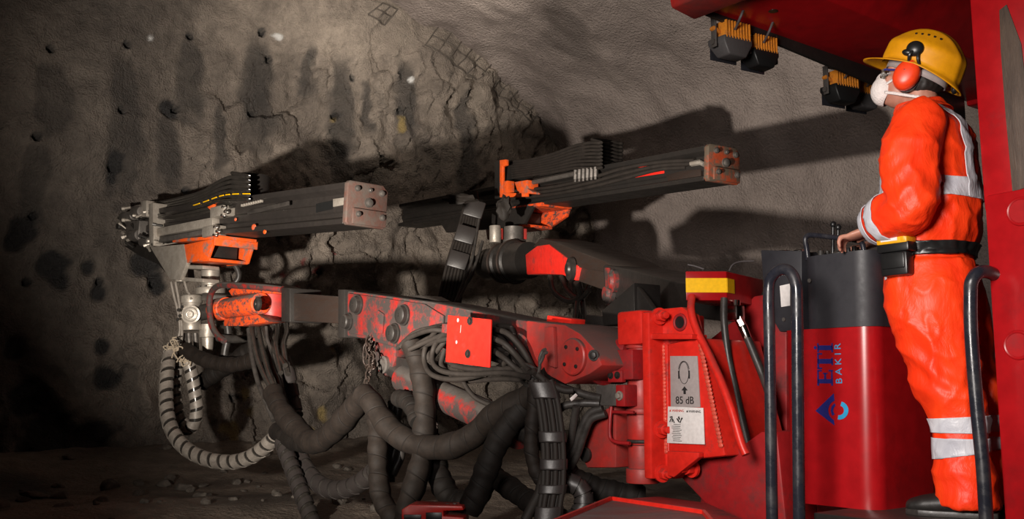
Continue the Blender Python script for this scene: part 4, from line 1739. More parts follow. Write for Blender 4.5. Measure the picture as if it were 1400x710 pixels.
mb.box(FL, (xt - .012, 0, ztp - .025), (.03, .42, .075), .006)
mb.build('cradle_top', M['orange'], crad)
mb = MB()
mb.box(FL, (xt + .34, .02, (ztp + zb2) / 2), (.30, .30, abs(ztp - zb2) - .05), .01)
mb.build('cradle_web', M['steel_dark'], crad)
# grey lug plate bolted beside the slew cylinder
mb = MB()
mb.prism(FL, [(236, 362), (277, 363), (277, 368), (236, 367)], .18, .02, .004)
mb.prism(FL, [(236, 378), (277, 381), (277, 386), (236, 383)], .18, .02, .004)
ll = mb.build('pivot_lug', M['steel'], crad)
mb = MB()
mb.cyl(fp(248, 386, .13), fp(248, 359, .13), .058, seg=24, bev=.004)
mb.build('pivot_pin', M['steel'], ll)

# hose loops that ride over the feed: six hoses stacked at the drum
for i in range(6):
    mb = MB()
    yb = 242 + 6.4 * i
    pts = [fp(206, 279 + 3.2 * i, .06), fp(226, 276 + 3.6 * i, .06), fp(252, 270 + 3.8 * i, .10), fp(278, 262 + 3.8 * i, .16), fp(300, 248.5 + 5.4 * i, .20), fp(318, yb, .22), fp(340, yb - .5, .22)]
    c = FL.loc(fp(346, yb, 0))
    rr = .17
    for k in range(1, 6):
        a = PI * k / 6
        pts.append(FL.w(c.x - .12 * math.sin(a) + .22 * k / 6, .06 + rr * math.cos(a), c.z))
    pts += [FL.w(c.x + .30, -.11, c.z), FL.w(c.x + .7, -.11, c.z - .08 - .01 * i), FL.w(c.x + 1.2, -.10, c.z - .22)]
    mb.tube(pts, .0172, 12, 8)
    mb.build('feed_hose', M['rubber_wet'], feed_l)
mb = MB()
pts = [fp(222, 289.5, .085), fp(250, 285, .125), fp(278, 276.5, .185), fp(300, 268.5, .224), fp(318, 265.5, .243), fp(348, 265.0, .243)]
sp_ = spline(pts, 10)
for a in range(0, len(sp_) - 4, 5):
    mb.tube(sp_[a:a + 4], .0055, 6, smooth=False)
st = mb.build('yellow_hose_stripe', M['yellow'], feed_l)
mb = MB()
c = FL.loc(fp(344, 258, 0))
mb.cyl(FL.w(c.x, 0, c.z - .16), FL.w(c.x, 0, c.z + .12), .15, seg=32, bev=.01)
mb.build('hose_drum', M['steel_dark'], feed_l)
# dusty wear rails of the beam towards the drill
mb = MB()
mb.prism(FL, [(210, 313), (290, 297), (290, 309), (210, 324)], .185, .10, .006)
mb.build('wear_rail', M['steel'], feed_l)
mb = MB()
mb.prism(FL, [(218, 325), (276, 314), (276, 321), (216, 332)], .200, .10, .006)
mb.build('wear_rail', M['steel_grey'], feed_l)
for i in range(2):
    mb = MB()
    mb.tube([fp(205, 291 + 4 * i, .12), fp(230, 296 + 3.2 * i, .19), fp(255, 292 + 4 * i, .20), fp(285, 285 + 4.5 * i, .19), fp(320, 277 + 5 * i, .14)], .016, 10)
    mb.build('feed_hose', M['rubber_wet'], feed_l)

# rock drill and front head of the feed
mb = MB()
mb.box(FL, (FL.px(205, 318, 0)[0], .02, FL.px(205, 318, 0)[1]), (.34, .34, .20), .015)
mb.box(FL, (FL.px(192, 305, 0)[0], .0, FL.px(192, 305, 0)[1]), (.42, .26, .16), .02)
rd = mb.build('rock_drill', M['steel_grey'], feed_l)
mb = MB()
for (px, py, r, l) in ((186, 322, .06, .22), (200, 331, .045, .2), (176, 296, .05, .3), (190, 290, .06, .2)):
    a, c = FL.px(px, py, .16)
    mb.cyl(FL.w(a - l / 2, .16, c), FL.w(a + l / 2, .16, c), r, seg=18, bev=.008)
mb.build('drill_cylinder', M['steel_grey'], rd)
rs2 = random.Random(5)
for k in range(22):
    px, py = rs2.uniform(168, 214), rs2.uniform(282, 338)
    a, c = FL.px(px, py, .2)
    mb = MB()
    q = FL.w(a, .17 + rs2.uniform(0, .06), c)
    ax = (FL.y + FL.x * rs2.uniform(-1, 1) + FL.z * rs2.uniform(-.6, .9)).normalized()
    r = rs2.uniform(.012, .024)
    mb.cyl(q - ax * .06, q + ax * .02, r * .7, seg=10)
    mb.cyl(q + ax * .0, q + ax * .03, r, seg=6)
    mb.build('hose_coupling', M['steel' if k % 3 else 'steel_dark'], rd)
mb = MB()
mb.prism(FL, [(203, 279), (209, 277), (210, 336), (204, 338)], .22, -.18, .006)
mb.prism(FL, [(193, 275), (200, 274), (200, 296), (193, 297)], .18, -.1, .006)
mb.build('hose_manifold', M['steel'], feed_l)
mb = MB()
a, c = FL.px(152, 301, 0)
mb.ring(FL.w(a, .02, c), (FL.y * .7 - FL.x * .7), .075, .03, 20, 10)
mb.box(FL, (a - .18, .0, c - .09), (.40, .12, .06), .01)
mb.box(FL, (a - .03, .0, c - .2), (.14, .14, .16), .02)
mb.build('rod_centralizer', M['steel_dark'], feed_l)
mb = MB()
a2, c2 = FL.px(202, 300, .02)
mb.cyl(FL.w(a2 - .3, .0, c + .01), FL.w(a + .1, .02, c), .022, seg=14)
mb.build('drill_rod', M['steel_dark'], feed_l)
mb = MB()
mb.prism(FL, [(168, 336), (206, 333), (228, 342), (232, 380), (216, 362), (190, 350)], .10, -.16, .01)
mb.build('lower_shield', M['steel_dark'], feed_l)

# ------------------------------------------------------------------ far (right) feed and boom
RA = at(984, 226, 7.5)
RB = at(560, 296, 11.9)
RF = Fr(RA, RB - RA)
RL = (RB - RA).length
feed_r, beam_r, ep_r = make_feed('far', 'far drill feed with dark hose loops and a rusty orange end plate', RF, RL, .15, .135, M['steel_dark'], M['plate_brown'], False)


def rp(px, py, y=0.15):
    return RF.p(px, py, y)


mb = MB()
mb.prism(RF, [(676, 221), (684, 219), (689, 270), (676, 272)], .26, -.10, .006)
hb = mb.build('hose_bracket', M['steel_dark'], feed_r)
mb = MB()
mb.prism(RF, [(683, 219), (692, 218), (692, 226), (687, 228), (687, 264), (720, 264), (720, 269), (683, 270)], .28, .25, .004)
mb.prism(RF, [(688, 248), (694, 247), (694, 264), (688, 264)], .28, .2, .003)
mb.build('bracket_edge', M['orange'], hb)
mb = MB()
mb.prism(RF, [(703, 249), (721, 246), (721, 258), (728, 262), (728, 265), (708, 264)], .27, .14, .006)
mb.build('clamp', M['orange'], hb)
mb = MB()
mb.cyl(rp(722, 251, .2), rp(790, 237, .2), .022, seg=14)
mb.build('rod', M['steel_grey'], feed_r)
for i in range(8):
    mb = MB()
    yb = 195.5 + 4.9 * i
    pts = [rp(686, 222 + 3.3 * i, .12), rp(720, 219.5 + 3.0 * i, .14), rp(755, 211 + 3.5 * i, .17), rp(785, 200 + 4.3 * i, .20), rp(806, yb, .21), rp(822, yb - .3, .20)]
    c = RF.loc(rp(824, yb, 0))
    for k in range(1, 6):
        a = PI * k / 6
        pts.append(RF.w(c.x - .11 * math.sin(a), .19 * math.cos(a), c.z))
    pts += [RF.w(c.x + .3, -.18, c.z - .03), RF.w(c.x + .9, -.12, c.z - .15), RF.w(c.x + 1.6, -.1, c.z - .2)]
    mb.tube(pts, .0145, 12, 8)
    mb.build('feed_hose', M['rubber_dusty'], feed_r)
mb = MB()
c = RF.loc(rp(820, 214, 0))
mb.cyl(RF.w(c.x, 0, c.z - .16), RF.w(c.x, 0, c.z + .09), .14, seg=28, bev=.01)
mb.build('hose_drum', M['steel_dark'], feed_r)
mb = MB()
for k in range(6):
    q = rp(787 + 5.5 * k, 238 - .8 * k, .21)
    mb.cyl(q - RF.z * .05, q + RF.z * .035, .020, seg=6)
    mb.cyl(q - RF.z * .075, q - RF.z * .05, .014, seg=10)
mb.build('hose_coupling', M['steel_grey'], feed_r)
for i in range(3):
    mb = MB()
    mb.tube([rp(700, 262 + 5 * i, .18), rp(760, 255 + 5 * i, .18), rp(810, 243 + 6 * i, .18), rp(850, 231 + 7 * i, .16), rp(900, 222 + 5 * i, .13), rp(950 - 6 * i, 219 + 5 * i, .11)], .017, 10)
    mb.build('feed_hose', M['rubber_dusty'], feed_r)
mb = MB()
q0, q1 = rp(945, 224, .115), rp(957, 222, .115)
mb.cyl(q0, q1, .022, seg=6)
mb.cyl(q1, rp(963, 225, .115), .02, seg=12)
mb.build('hose_end', M['steel'], feed_r)
mb = MB()
mb.prism(RF, [(868, 238), (908, 233), (908, 237), (868, 243)], .11, .09, .002)
mb.prism(RF, [(862, 229), (880, 226), (893, 228), (880, 229)], .12, .10, .002)
mb.build('red_stripe', M['red'], feed_r)
mb = MB()
mb.prism(RF, [(910, 240), (930, 234), (958, 231), (958, 246), (914, 250)], .115, .08, .004)
mb.build('dusty_pad', M['tube_brown'], feed_r)

# cradle of the far feed
mb = MB()
mb.prism(RF, [(600, 302), (660, 290), (729, 281), (716, 306), (690, 312), (632, 316), (610, 318)], .19, .15, .006)
cr = mb.build('cradle', M['steel_dark'], feed_r)
xt, ztp = RF.px(729, 281, .19)
xb, zb2 = RF.px(708, 309, .19)
mb = MB()
mb.poly([RF.w(xt - .10, -.15, ztp + .0), RF.w(xt - .06, -.15, zb2 + .10), RF.w(xb - .02, -.15, zb2), RF.w(xb + .5, -.15, zb2), RF.w(xb + .5, -.15, ztp)], -RF.y * .04, .006)
mb.box(RF, (xb + .22, 0, zb2 + .004), (.60, .34, .03), .008)
mb.box(RF, (xt + .2, 0, ztp + .004), (.65, .36, .035), .006)
mb.build('cradle_lining', M['orange_dirty'], cr)
mb = MB()
mb.box(RF, (xt + .5, 0, (ztp + zb2) / 2), (.34, .26, abs(ztp - zb2) - .04), .01)
mb.build('cradle_web', M['steel_dark'], cr)

bm_r = thing('drill_boom', 'far dusty boom reaching from behind the red bracket to the far feed', 'drill boom', V((at(890, 420, 6.3).x, at(890, 420, 6.3).y, 0)), group='drill booms')
RBF = Fr(at(905, 408, 5.95), at(715, 348, 9.1) - at(905, 408, 5.95))


def sp2(px, py, y=0.0):
    return RBF.p(px, py, y)


YW = 9.35
mb = MB()
mb.lathe(at(702, 334, YW), at(702, 311, YW) - at(702, 334, YW), [(0, .10), (.1, .12), (.2, .12), (.22, .10), (1, .10)], 28)
wr = mb.build('slew_cylinder', M['steel_grey'], bm_r)
mb = MB()
mb.prism(RBF, [(664, 314), (704, 312), (704, 327), (666, 328)], .02, -.1, .008)
mb.build('slew_lug', M['red_scuffed'], wr)
mb = MB()
mb.cyl(at(677, 332, YW - .12), at(677, 309, YW - .12), .055, seg=22, bev=.004)
mb.build('slew_pin', M['steel'], wr)
mb = MB()
mb.cyl(at(702, 350, YW), at(702, 333, YW), .085, .10, seg=28)
mb.build('wrist_neck', M['red_worn'], bm_r)
mb = MB()
p0, p1 = at(662, 362, YW + .25), at(724, 356, YW - .35)
ax = p1 - p0
mb.lathe(p0, ax, [(0, .13), (.1, .15), (.38, .155), (.40, .185), (.48, .185), (.5, .165), (.62, .165), (.64, .20), (.72, .20), (.74, .18), (1, .17)], 36)
rot = mb.build('roll_unit', M['steel_dark'], bm_r)
mb = MB()
mb.ring(p0 + ax * .44, ax, .188, .012, 36, 8)
mb.ring(p0 + ax * .68, ax, .203, .012, 36, 8)
mb.build('joint_ring', M['tube_brown'], rot)
mb = MB()
mb.prism(RBF, [(718, 348), (734, 336), (750, 334), (775, 353), (790, 364), (786, 384), (768, 376), (738, 375), (720, 376)], .16, -.16, .012)
hs = mb.build('red_housing', M['red'], bm_r)
mb = MB()
q = sp2(783, 368, .16)
mb.lathe(q, RBF.y * .05, [(0, .085), (.6, .085), (.7, .05), (1, .04)], 24)
mb.build('eye_pin', M['steel_dark'], hs)
mb = MB()
mb.prism(RBF, [(728, 338), (738, 326), (760, 331), (786, 342), (826, 357), (840, 366), (826, 372), (790, 366), (772, 353), (750, 336)], .15, -.2, .008)
mb.build('dusty_top_guard', M['tube_brown'], bm_r)
mb = MB()
mb.prism(RBF, [(784, 360), (828, 366), (828, 398), (788, 384)], .13, -.13, .01)
mb.build('inner_boom', M['tube_brown'], bm_r)
mb = MB()
mb.prism(RBF, [(824, 362), (858, 368), (925, 385), (990, 398), (990, 440), (925, 432), (852, 412), (826, 404)], .17, -.17, .014)
ob = mb.build('outer_boom', M['steel_dark'], bm_r)
mb = MB()
mb.prism(RBF, [(826, 366), (832, 366), (834, 398), (827, 396)], .185, .17, .004)
mb.build('mouth_trim', M['red_worn'], ob)
for (px, py) in ((841, 385), (836, 402)):
    mb = MB()
    q = sp2(px, py, .17)
    mb.lathe(q, RBF.y * .05, [(0, .075), (.5, .075), (.6, .055), (1, .045)], 24)
    mb.build('guide_pin', M['red_worn'], ob)
mb = MB()
q = RBF.w(*(lambda a: (a[0], -.02, a[1]))(RBF.px(905, 378, -.02)))
mb.ring(RBF.w(RBF.px(898, 384, .05)[0], .05, RBF.px(898, 384, .05)[1] + .02), RBF.z, .05, .014, 20, 8)
mb.build('lifting_ring', M['steel_dark'], ob)
# triangular stop plates standing behind the near hinge column
mb = MB()
G = Fr(J.w(1.7, -.45, 0), T)
mb.prism(G, [(822, 425), (867, 386), (868, 440), (824, 446)], .10, -.10, .008)
mb.prism(G, [(868, 388), (905, 440), (868, 442)], .08, .04, .006)
mb.build('gusset_horn', M['steel_dark'], bm_r)
mb = MB()
mb.prism(G, [(800, 430), (826, 433), (826, 446), (800, 444)], .06, -.06, .006)
mb.build('horn_block', M['steel_dark'], bm_r)
# ------------------------------------------------------------------ hoses slung under the booms
def path(pl, Y0, Y1, bulge=0.0):
    """pixel path with the depth running from Y0 to Y1"""
    n = len(pl)
    return [at(p[0], p[1], (p[2] if len(p) > 2 else Y0 + (Y1 - Y0) * i / (n - 1) + bulge * math.sin(PI * i / (n - 1)))) for i, p in enumerate(pl)]


def wrapped(label, pl, Y0, Y1, r, mat='sleeve', bulge=0.0, name='wrapped_hose'):
    mb = MB()
    pts = path(pl, Y0, Y1, bulge)
    ph = random.Random(len(label)).uniform(0, 6)

    def rad(u):
        return r * (1 + 0.05 * math.sin(u * 23 + ph) + 0.04 * math.sin(u * 61 + ph))
    mb.tube(pts, rad, 18, 10)
    return solo(mb, name, M[mat], label, 'hose', pts[0])


def guarded(label, pl, Y0, Y1, r, pitch, width, mats=('rubber_wet', 'guard'), bulge=0.0):
    """hose inside a spiral guard: the shiny hose shows through the gaps"""
    pts = path(pl, Y0, Y1, bulge)
    t = thing('spiral_guarded_hose', label, 'hose', pts[0])
    mb = MB()
    mb.tube(pts, r * .93, 14, 10)
    mb.build('hose_line', M[mats[0]], t)
    mb = MB()
    mb.helix(pts, r * .95, pitch, width, .008, 10, 16)
    mb.build('spiral_guard', M[mats[1]], t, angle=50)
    return t


def plain(label, pl, Y0, Y1, r, mat='rubber', group=None, bulge=0.0, ends=False):
    pts = path(pl, Y0, Y1, bulge)
    if not ends:
        mb = MB()
        mb.tube(pts, r, 10, 8)
        return solo(mb, 'hydraulic_hose', M[mat], label, 'hose', pts[0], group)
    t = thing('hydraulic_hose', label, 'hose', pts[0], group)
    mb = MB()
    mb.tube(pts, r, 10, 8)
    mb.build('hose_line', M[mat], t)
    mb = MB()
    sp_ = spline(pts, 8)
    mb.tube(sp_[:3], r * 1.35, 10, smooth=False)
    mb.build('end_fitting', M['chrome'], t)
    return t


# loops under the near wrist
guarded('largest silver spiral-guarded hose loop sagging lowest beside the rock face', [(236, 474), (231, 490), (228, 515), (227, 548), (231, 578), (243, 602), (262, 619), (290, 630), (320, 632), (345, 624), (364, 610), (380, 594)], 9.0, 7.9, .058, .105, .070)
guarded('left leg of the small grey spiral-guarded hose loop inside the large sagging loop', [(250, 478), (243, 500), (240, 525), (241, 552), (247, 574), (258, 585)], 9.1, 9.05, .052, .085, .060)
guarded('right leg of the small grey spiral-guarded hose loop under the wrist motor', [(257, 492), (262, 512), (266, 535), (269, 558), (266, 578), (257, 588), (247, 584)], 8.95, 9.0, .055, .09, .062)
wrapped('grey wrapped hose curving from the frayed cord ties towards the boom tip', [(253, 478), (270, 488), (292, 496), (316, 499), (338, 495), (356, 486)], 8.95, 8.4, .066, 'sleeve')
wrapped('wider dark wrapped hose slanting up behind the grey wrapped hose', [(276, 523), (292, 512), (312, 500), (335, 484), (352, 473)], 9.2, 8.9, .080, 'sleeve_dark')
# pale thin hoses from the cradle to the ties
for k, (pl, lab) in enumerate((([(234, 386), (238, 405), (243, 425), (246, 450), (241, 474)], 'outermost pale thin hose hanging left of the wrist motor'),
                               ([(240, 386), (244, 408), (247, 430), (249, 455), (247, 476)], 'second pale thin hose hanging left of the wrist motor'),
                               ([(252, 384), (256, 398), (259, 402), (262, 410)], 'short thin hose curving down behind the wrist motor top'))):
    plain(lab, pl, 9.15, 9.1, .013, 'guard')
plain('black hose looping from the cradle end over the wrist', [(318, 358), (325, 370), (326, 380), (320, 388), (310, 393)], 9.2, 9.2, .026)
plain('black hose curving out of the guard bar at the boom tip', [(298, 462), (320, 464), (338, 462), (348, 455), (352, 440)], 8.85, 8.6, .036, 'rubber')
plain('black hose hanging below the damper cylinder of the wrist', [(310, 440), (312, 458), (308, 478), (306, 492)], 9.0, 9.0, .036, 'rubber')

# frayed ties
rs3 = random.Random(3)
for k, (cx, cy, lab) in enumerate(((237, 474, 'frayed pale cord tied round the top of the large guarded hose'), (253, 490, 'frayed pale cord tied at the top of the small hose loop'))):
    mb = MB()
    for j in range(9):
        x, y = cx, cy
        pl = [(x, y)]
        for s_ in range(3):
            x += rs3.uniform(-9, 7)
            y += rs3.uniform(-8, 7)
            pl.append((x, y))
        mb.tube(path(pl, 8.9, 8.85), .006, 6, 4)
    for j in range(3):
        mb.tube(path([(cx - 8, cy + j * 2), (cx, cy + 3 + j * 2), (cx + 8, cy + j * 2)], 8.9, 8.9), .007, 6, 4)
    solo(mb, 'cord_tie', M['rope'], lab, 'cord', at(cx, cy, 8.9))

# bunch below the tip housing
G1 = 'thin black hoses bunched below the boom tip'
for k, pl in enumerate(([(344, 440), (346, 462), (352, 490), (362, 515), (374, 538)], [(352, 441), (356, 465), (362, 490), (368, 512), (378, 536)],
                        [(358, 440), (364, 458), (374, 478), (384, 490), (390, 500)], [(380, 440), (379, 455), (377, 470), (380, 490), (384, 510)],
                        [(391, 439), (392, 455), (388, 470), (390, 490), (394, 512)])):
    plain('thin black hose with a bright fitting, in the bunch hanging below the red tip housing', pl, 8.05, 7.4, .020, 'rubber_wet', G1, ends=True)
G2 = 'inner hoses of the bunch below the boom tip'
for k, pl in enumerate(([(340, 450), (344, 485), (352, 520), (362, 545), (374, 575)], [(366, 446), (372, 475), (380, 500), (385, 530), (392, 560)],
                        [(360, 480), (368, 505), (374, 530), (376, 555), (384, 580)], [(372, 450), (368, 470), (372, 500), (380, 520), (386, 545)])):
    plain('thin dull black hose inside the bunch hanging below the red tip housing', pl, 8.1, 7.5, .019, 'rubber', G2)
plain('thin black hose looping sideways across the bunch below the boom tip', [(364, 447), (366, 466), (374, 480), (386, 488), (392, 494), (386, 500)], 7.8, 7.6, .015, 'rubber')
guarded('black ribbed hose hanging behind the bunch below the boom tip', [(388, 490), (394, 510), (398, 535), (402, 555), (404, 568)], 7.9, 7.7, .055, .13, .10, ('rubber', 'guard_dark'))

# big wrapped hoses
wrapped('brown wrapped hose descending from the bunch and rising to the chain hook', [(374, 538), (382, 556), (395, 575), (412, 592), (424, 604), (440, 602), (458, 588), (478, 566), (497, 542)], 7.4, 6.1, .076)
wrapped('short dark wrapped hose joining the large sagging loop to the brown wrapped hose', [(380, 590), (392, 598), (408, 605), (424, 606)], 7.55, 7.0, .068, 'sleeve_dark')
wrapped('thick brown wrapped hose sagging from the chain hook to under the near boom', [(497, 540), (508, 550), (522, 572), (540, 592), (565, 606), (592, 612), (620, 609), (648, 595), (668, 576), (688, 562), (712, 550), (740, 530), (760, 512)], 5.95, 4.88, .068)
wrapped('brown wrapped hose hanging straight down from below the chain hook', [(512, 556), (516, 585), (517, 620), (518, 655), (523, 685), (536, 706), (552, 730)], 6.1, 5.7, .060)
wrapped('thick upright wrapped hose hanging in front of the lift cylinder', [(563, 470), (572, 495), (578, 520), (581, 550), (580, 590), (577, 625), (568, 660), (558, 690), (553, 720)], 5.75, 5.45, .064)
wrapped('dark wrapped hose branching into the upright wrapped hose', [(545, 545), (556, 548), (566, 560), (572, 578)], 5.9, 5.6, .052, 'sleeve_dark')
guarded('dark spiral-guarded hose falling steeply to the floor below the bunch', [(385, 602), (393, 624), (402, 648), (411, 672), (421, 698), (430, 725)], 7.4, 6.9, .055, .085, .050, ('rubber_wet', 'guard_dark'))
guarded('dark ribbed hose sweeping low behind the steep guarded hose', [(402, 600), (410, 625), (424, 650), (442, 666), (465, 670), (490, 662), (512, 645)], 7.6, 6.6, .060, .12, .085, ('rubber', 'guard_dark'))
wrapped('dark wrapped hose slanting down under the end of the lift cylinder', [(716, 556), (698, 578), (680, 606), (666, 640), (652, 676), (640, 700)], 5.05, 5.1, .062, 'sleeve_dark')
wrapped('short fat dark hose near the floor behind the upright wrapped hose', [(594, 624), (600, 650), (612, 676), (630, 688), (650, 680), (664, 655)], 5.7, 5.4, .066, 'sleeve_dark')
wrapped('dark wrapped hose lying low towards the right behind the strapped bundle', [(666, 645), (690, 662), (718, 682), (748, 700), (772, 716)], 5.5, 4.9, .058, 'sleeve_dark')
wrapped('dark wrapped hose running right beneath the boom bracket', [(764, 640), (784, 656), (810, 668), (842, 676), (880, 682)], 4.9, 4.9, .062, 'sleeve_dark')
guarded('ribbed dark hose coiled below the knuckle of the near boom', [(766, 660), (784, 662), (796, 672), (798, 690), (790, 706), (776, 716)], 4.75, 4.7, .042, .045, .032, ('rubber', 'guard_dark'))
wrapped('slim brown wrapped hose left of the strapped hose bundle', [(731, 530), (730, 556), (727, 585), (726, 610), (731, 640), (742, 660)], 4.75, 4.75, .034)
plain('thin hose running out at the bottom left of the strapped bundle', [(744, 648), (738, 672), (728, 692), (718, 712)], 4.7, 4.65, .024, 'rubber_dusty')

# strapped bundle below the knuckle: six hoses and wide straps
bundle = [(740, 520), (748, 545), (753, 575), (756, 605), (757, 635), (756, 665), (752, 690), (748, 725)]
bp_ = path(bundle, 4.72, 4.62)
for k in range(6):
    off = V((-.045 + .018 * k, -.012 if k % 2 else .004, 0))
    mb = MB()
    mb.tube([p + off for p in bp_], .0135, 10, 8)
    solo(mb, 'hydraulic_hose', M['rubber_dusty'], 'hose in the strapped upright bundle below the round pivot cover', 'hose', bp_[0] + off, 'hoses of the strapped bundle')
for k, (i0, i1, nm) in enumerate(((.02, .15, 'topmost'), (.36, .43, 'second'), (.54, .60, 'third'), (.70, .77, 'fourth'), (.86, .98, 'lowest'))):
    sp_ = spline(bp_, 12)
    n = len(sp_)
    seg = sp_[int(i0 * n):int(i1 * n) + 1]
    mb = MB()
    fr = frames(seg)
    rings = []
    for (p, t, a, c) in fr:
        ring = []
        for j in range(24):
            th = 2 * PI * j / 24
            ring.append(mb.bm.verts.new(p + V((1, 0, 0)) * .061 * math.cos(th) + V((0, 1, 0)) * .030 * math.sin(th)))
        rings.append(ring)
    for r0, r1 in zip(rings, rings[1:]):
        for j in range(24):
            mb.bm.faces.new((r0[j], r0[(j + 1) % 24], r1[(j + 1) % 24], r1[j]))
    o = solo(mb, 'hose_strap', M['guard_dark'], nm + ' wide strap round the upright hose bundle below the pivot cover', 'strap', seg[0])
    sm = o.modifiers.new('thick', 'SOLIDIFY')
    sm.thickness = .004

# loops of thin hoses behind the cover plate
G3 = 'thin hoses looped behind the square cover plate'
loops = [
    [(552, 478), (570, 458), (600, 446), (640, 446), (680, 452), (706, 470), (722, 500), (730, 516)],
    [(566, 474), (588, 462), (612, 455), (640, 460), (684, 470), (708, 488), (726, 512)],
    [(600, 448), (584, 470), (580, 492), (590, 512), (620, 519), (660, 512), (690, 497), (692, 484)],
    [(612, 450), (594, 474), (592, 496), (606, 508), (640, 512), (690, 510), (722, 516)],
    [(606, 446), (590, 466), (586, 490), (598, 514), (636, 521), (684, 518), (724, 520)],
    [(620, 500), (646, 505), (690, 505), (724, 512)],
    [(674, 450), (694, 456), (712, 474), (724, 494), (732, 512)],
    [(672, 462), (690, 470), (706, 486), (724, 508)],
    [(680, 446), (698, 448), (704, 462), (712, 480), (730, 505)],
    [(672, 472), (692, 482), (710, 498), (728, 514)],
    [(556, 480), (576, 474), (600, 466), (620, 462)],
    [(544, 476), (560, 462), (586, 452), (608, 452)],
    [(590, 470), (572, 482), (566, 500), (572, 515)],
    [(612, 462), (598, 480), (584, 500), (578, 520)],
    [(548, 474), (566, 456), (590, 449), (612, 449)],
    [(560, 478), (582, 468), (606, 458), (614, 456)],
    [(604, 452), (588, 462), (574, 478), (570, 496)],
    [(672, 456), (684, 462), (696, 476), (716, 498), (730, 514)],
    [(608, 478), (604, 500), (622, 512), (660, 508), (700, 504), (724, 510)],
    [(676, 480), (690, 490), (706, 504), (726, 516)],
    [(672, 490), (684, 494), (694, 500), (722, 515)],
]
for k, pl in enumerate(loops):
    mb = MB()
    pts = [BL.p(a, c, .19 + .028 * (k % 4) + .02 * math.sin(i * 1.7 + k)) for i, (a, c) in enumerate(pl)]
    mb.tube(pts, .0150, 10, 8)
    solo(mb, 'hydraulic_hose', M['rubber_dusty'], 'thin dusty hose in the tangle of loops around the square red cover plate', 'hose', pts[0], G3)
plain('thin grey hose sagging in a V below the square cover plate', [(632, 517), (638, 530), (650, 544), (668, 553), (684, 556)], 5.4, 5.2, .013, 'rubber_dusty')
plain('dark hose crossing from the hose tie to the white tag', [(734, 512), (752, 526), (772, 534), (784, 534)], 4.72, 4.7, .017, 'rubber_dusty')
# tie that gathers them
mb = MB()
c = at(727, 517, 4.9)
for k in range(4):
    mb.ring(c + V((0, 0, -.03 + .02 * k)), V((.5, .3, .8)), .058, .012, 20, 8)
solo(mb, 'hose_tie', M['steel_dark'], 'dark tie gathering the thin hoses left of the pivot cover', 'tie', c)
mb = MB()
mb.tube(path([(736, 512), (738, 500), (738, 490), (742, 480), (746, 478)], 4.72, 4.66), .008, 8)
mb.tube(path([(738, 498), (742, 490), (744, 484), (748, 482)], 4.70, 4.66), .008, 8)
solo(mb, 'shackle', M['steel_grey'], 'small steel shackle hooking the hose tie to the knuckle', 'shackle', at(740, 495, 4.7))
mb = MB()
mb.poly([at(779, 545, 4.62), at(787, 538, 4.62), at(790, 541, 4.63), at(784, 547, 4.63), at(781, 549, 4.62)], (0, .006, 0), .001)
solo(mb, 'tag', M['white'], 'small crumpled white tag on the dark hoses below the knuckle', 'tag', at(784, 543, 4.62))
# hoses from the valve block
G4 = 'hoses dropping from the valve block'
for k, pl in enumerate(([(822, 545), (800, 540), (775, 532), (752, 526)], [(824, 558), (806, 566), (794, 588), (786, 612), (774, 632)], [(820, 552), (790, 552), (765, 560), (758, 590), (766, 625)],
                        [(828, 566), (808, 574), (798, 596), (790, 620), (780, 640)], [(788, 556), (784, 580), (780, 605), (770, 625)])):
    plain('black hose dropping from the grey valve block into the tangle under the knuckle', pl, 4.72, 4.85, .019, 'rubber', G4)
# black flat hoses hanging left of the upright hose
for k, pl in enumerate(([(540, 545), (534, 580), (532, 620), (534, 660)], [(546, 546), (542, 580), (540, 615), (526, 650)], [(536, 548), (540, 590), (548, 620), (536, 650)])):
    plain('black hose hanging in shadow between the two upright wrapped hoses', pl, 6.15, 6.1, .028, 'rubber', 'black hoses hanging between the upright wrapped hoses')


# ------------------------------------------------------------------ chains
def chain(label, pl, Y0, Y1, R=.020, r=.0055, mat='tube_brown'):
    pts = spline(path(pl, Y0, Y1), 24)
    L = [0.0]
    for a, b in zip(pts, pts[1:]):
        L.append(L[-1] + (b - a).length)
    mb = MB()
    s, k = 0.0, 0
    step = R * 2.3
    while s < L[-1]:
        i = min(range(len(L)), key=lambda j: abs(L[j] - s))
        p = pts[i]
        t = (pts[min(i + 1, len(pts) - 1)] - pts[max(i - 1, 0)]).normalized()
        side = t.orthogonal().normalized()
        if k % 2:
            side = t.cross(side)
        lp = []
        for j in range(17):
            a = 2 * PI * j / 16
            lp.append(p + t * math.cos(a) * R * 1.55 + side * math.sin(a) * R)
        mb.tube(lp, r, 6, smooth=False, cap=False)
        s += step
        k += 1
    return solo(mb, 'chain', M[mat], label, 'chain', pts[0])


chain('rusty chain hanging from the hook plate to carry the big wrapped hose', [(515, 438), (507, 455), (503, 475), (508, 492), (504, 510), (500, 528), (497, 540)], 6.35, 5.95)
chain('second rusty chain doubled back beside the hook plate', [(516, 440), (513, 460), (510, 480), (514, 494), (506, 502), (499, 488), (502, 470)], 6.4, 6.3)
chain('thin chain hanging behind the upright wrapped hose', [(592, 545), (594, 565), (596, 590), (600, 610)], 5.9, 5.9, .016, .005)
mb = MB()
mb.tube(path([(497, 534), (492, 541), (497, 548), (504, 543), (500, 536)], 5.95, 5.9), .014, 8)
mb.tube(path([(490, 546), (498, 538), (508, 546)], 5.9, 5.85), .016, 8)
solo(mb, 'hose_clamp', M['steel_grey'], 'steel clamp at the chain end where the wrapped hoses meet', 'clamp', at(497, 541, 5.92))

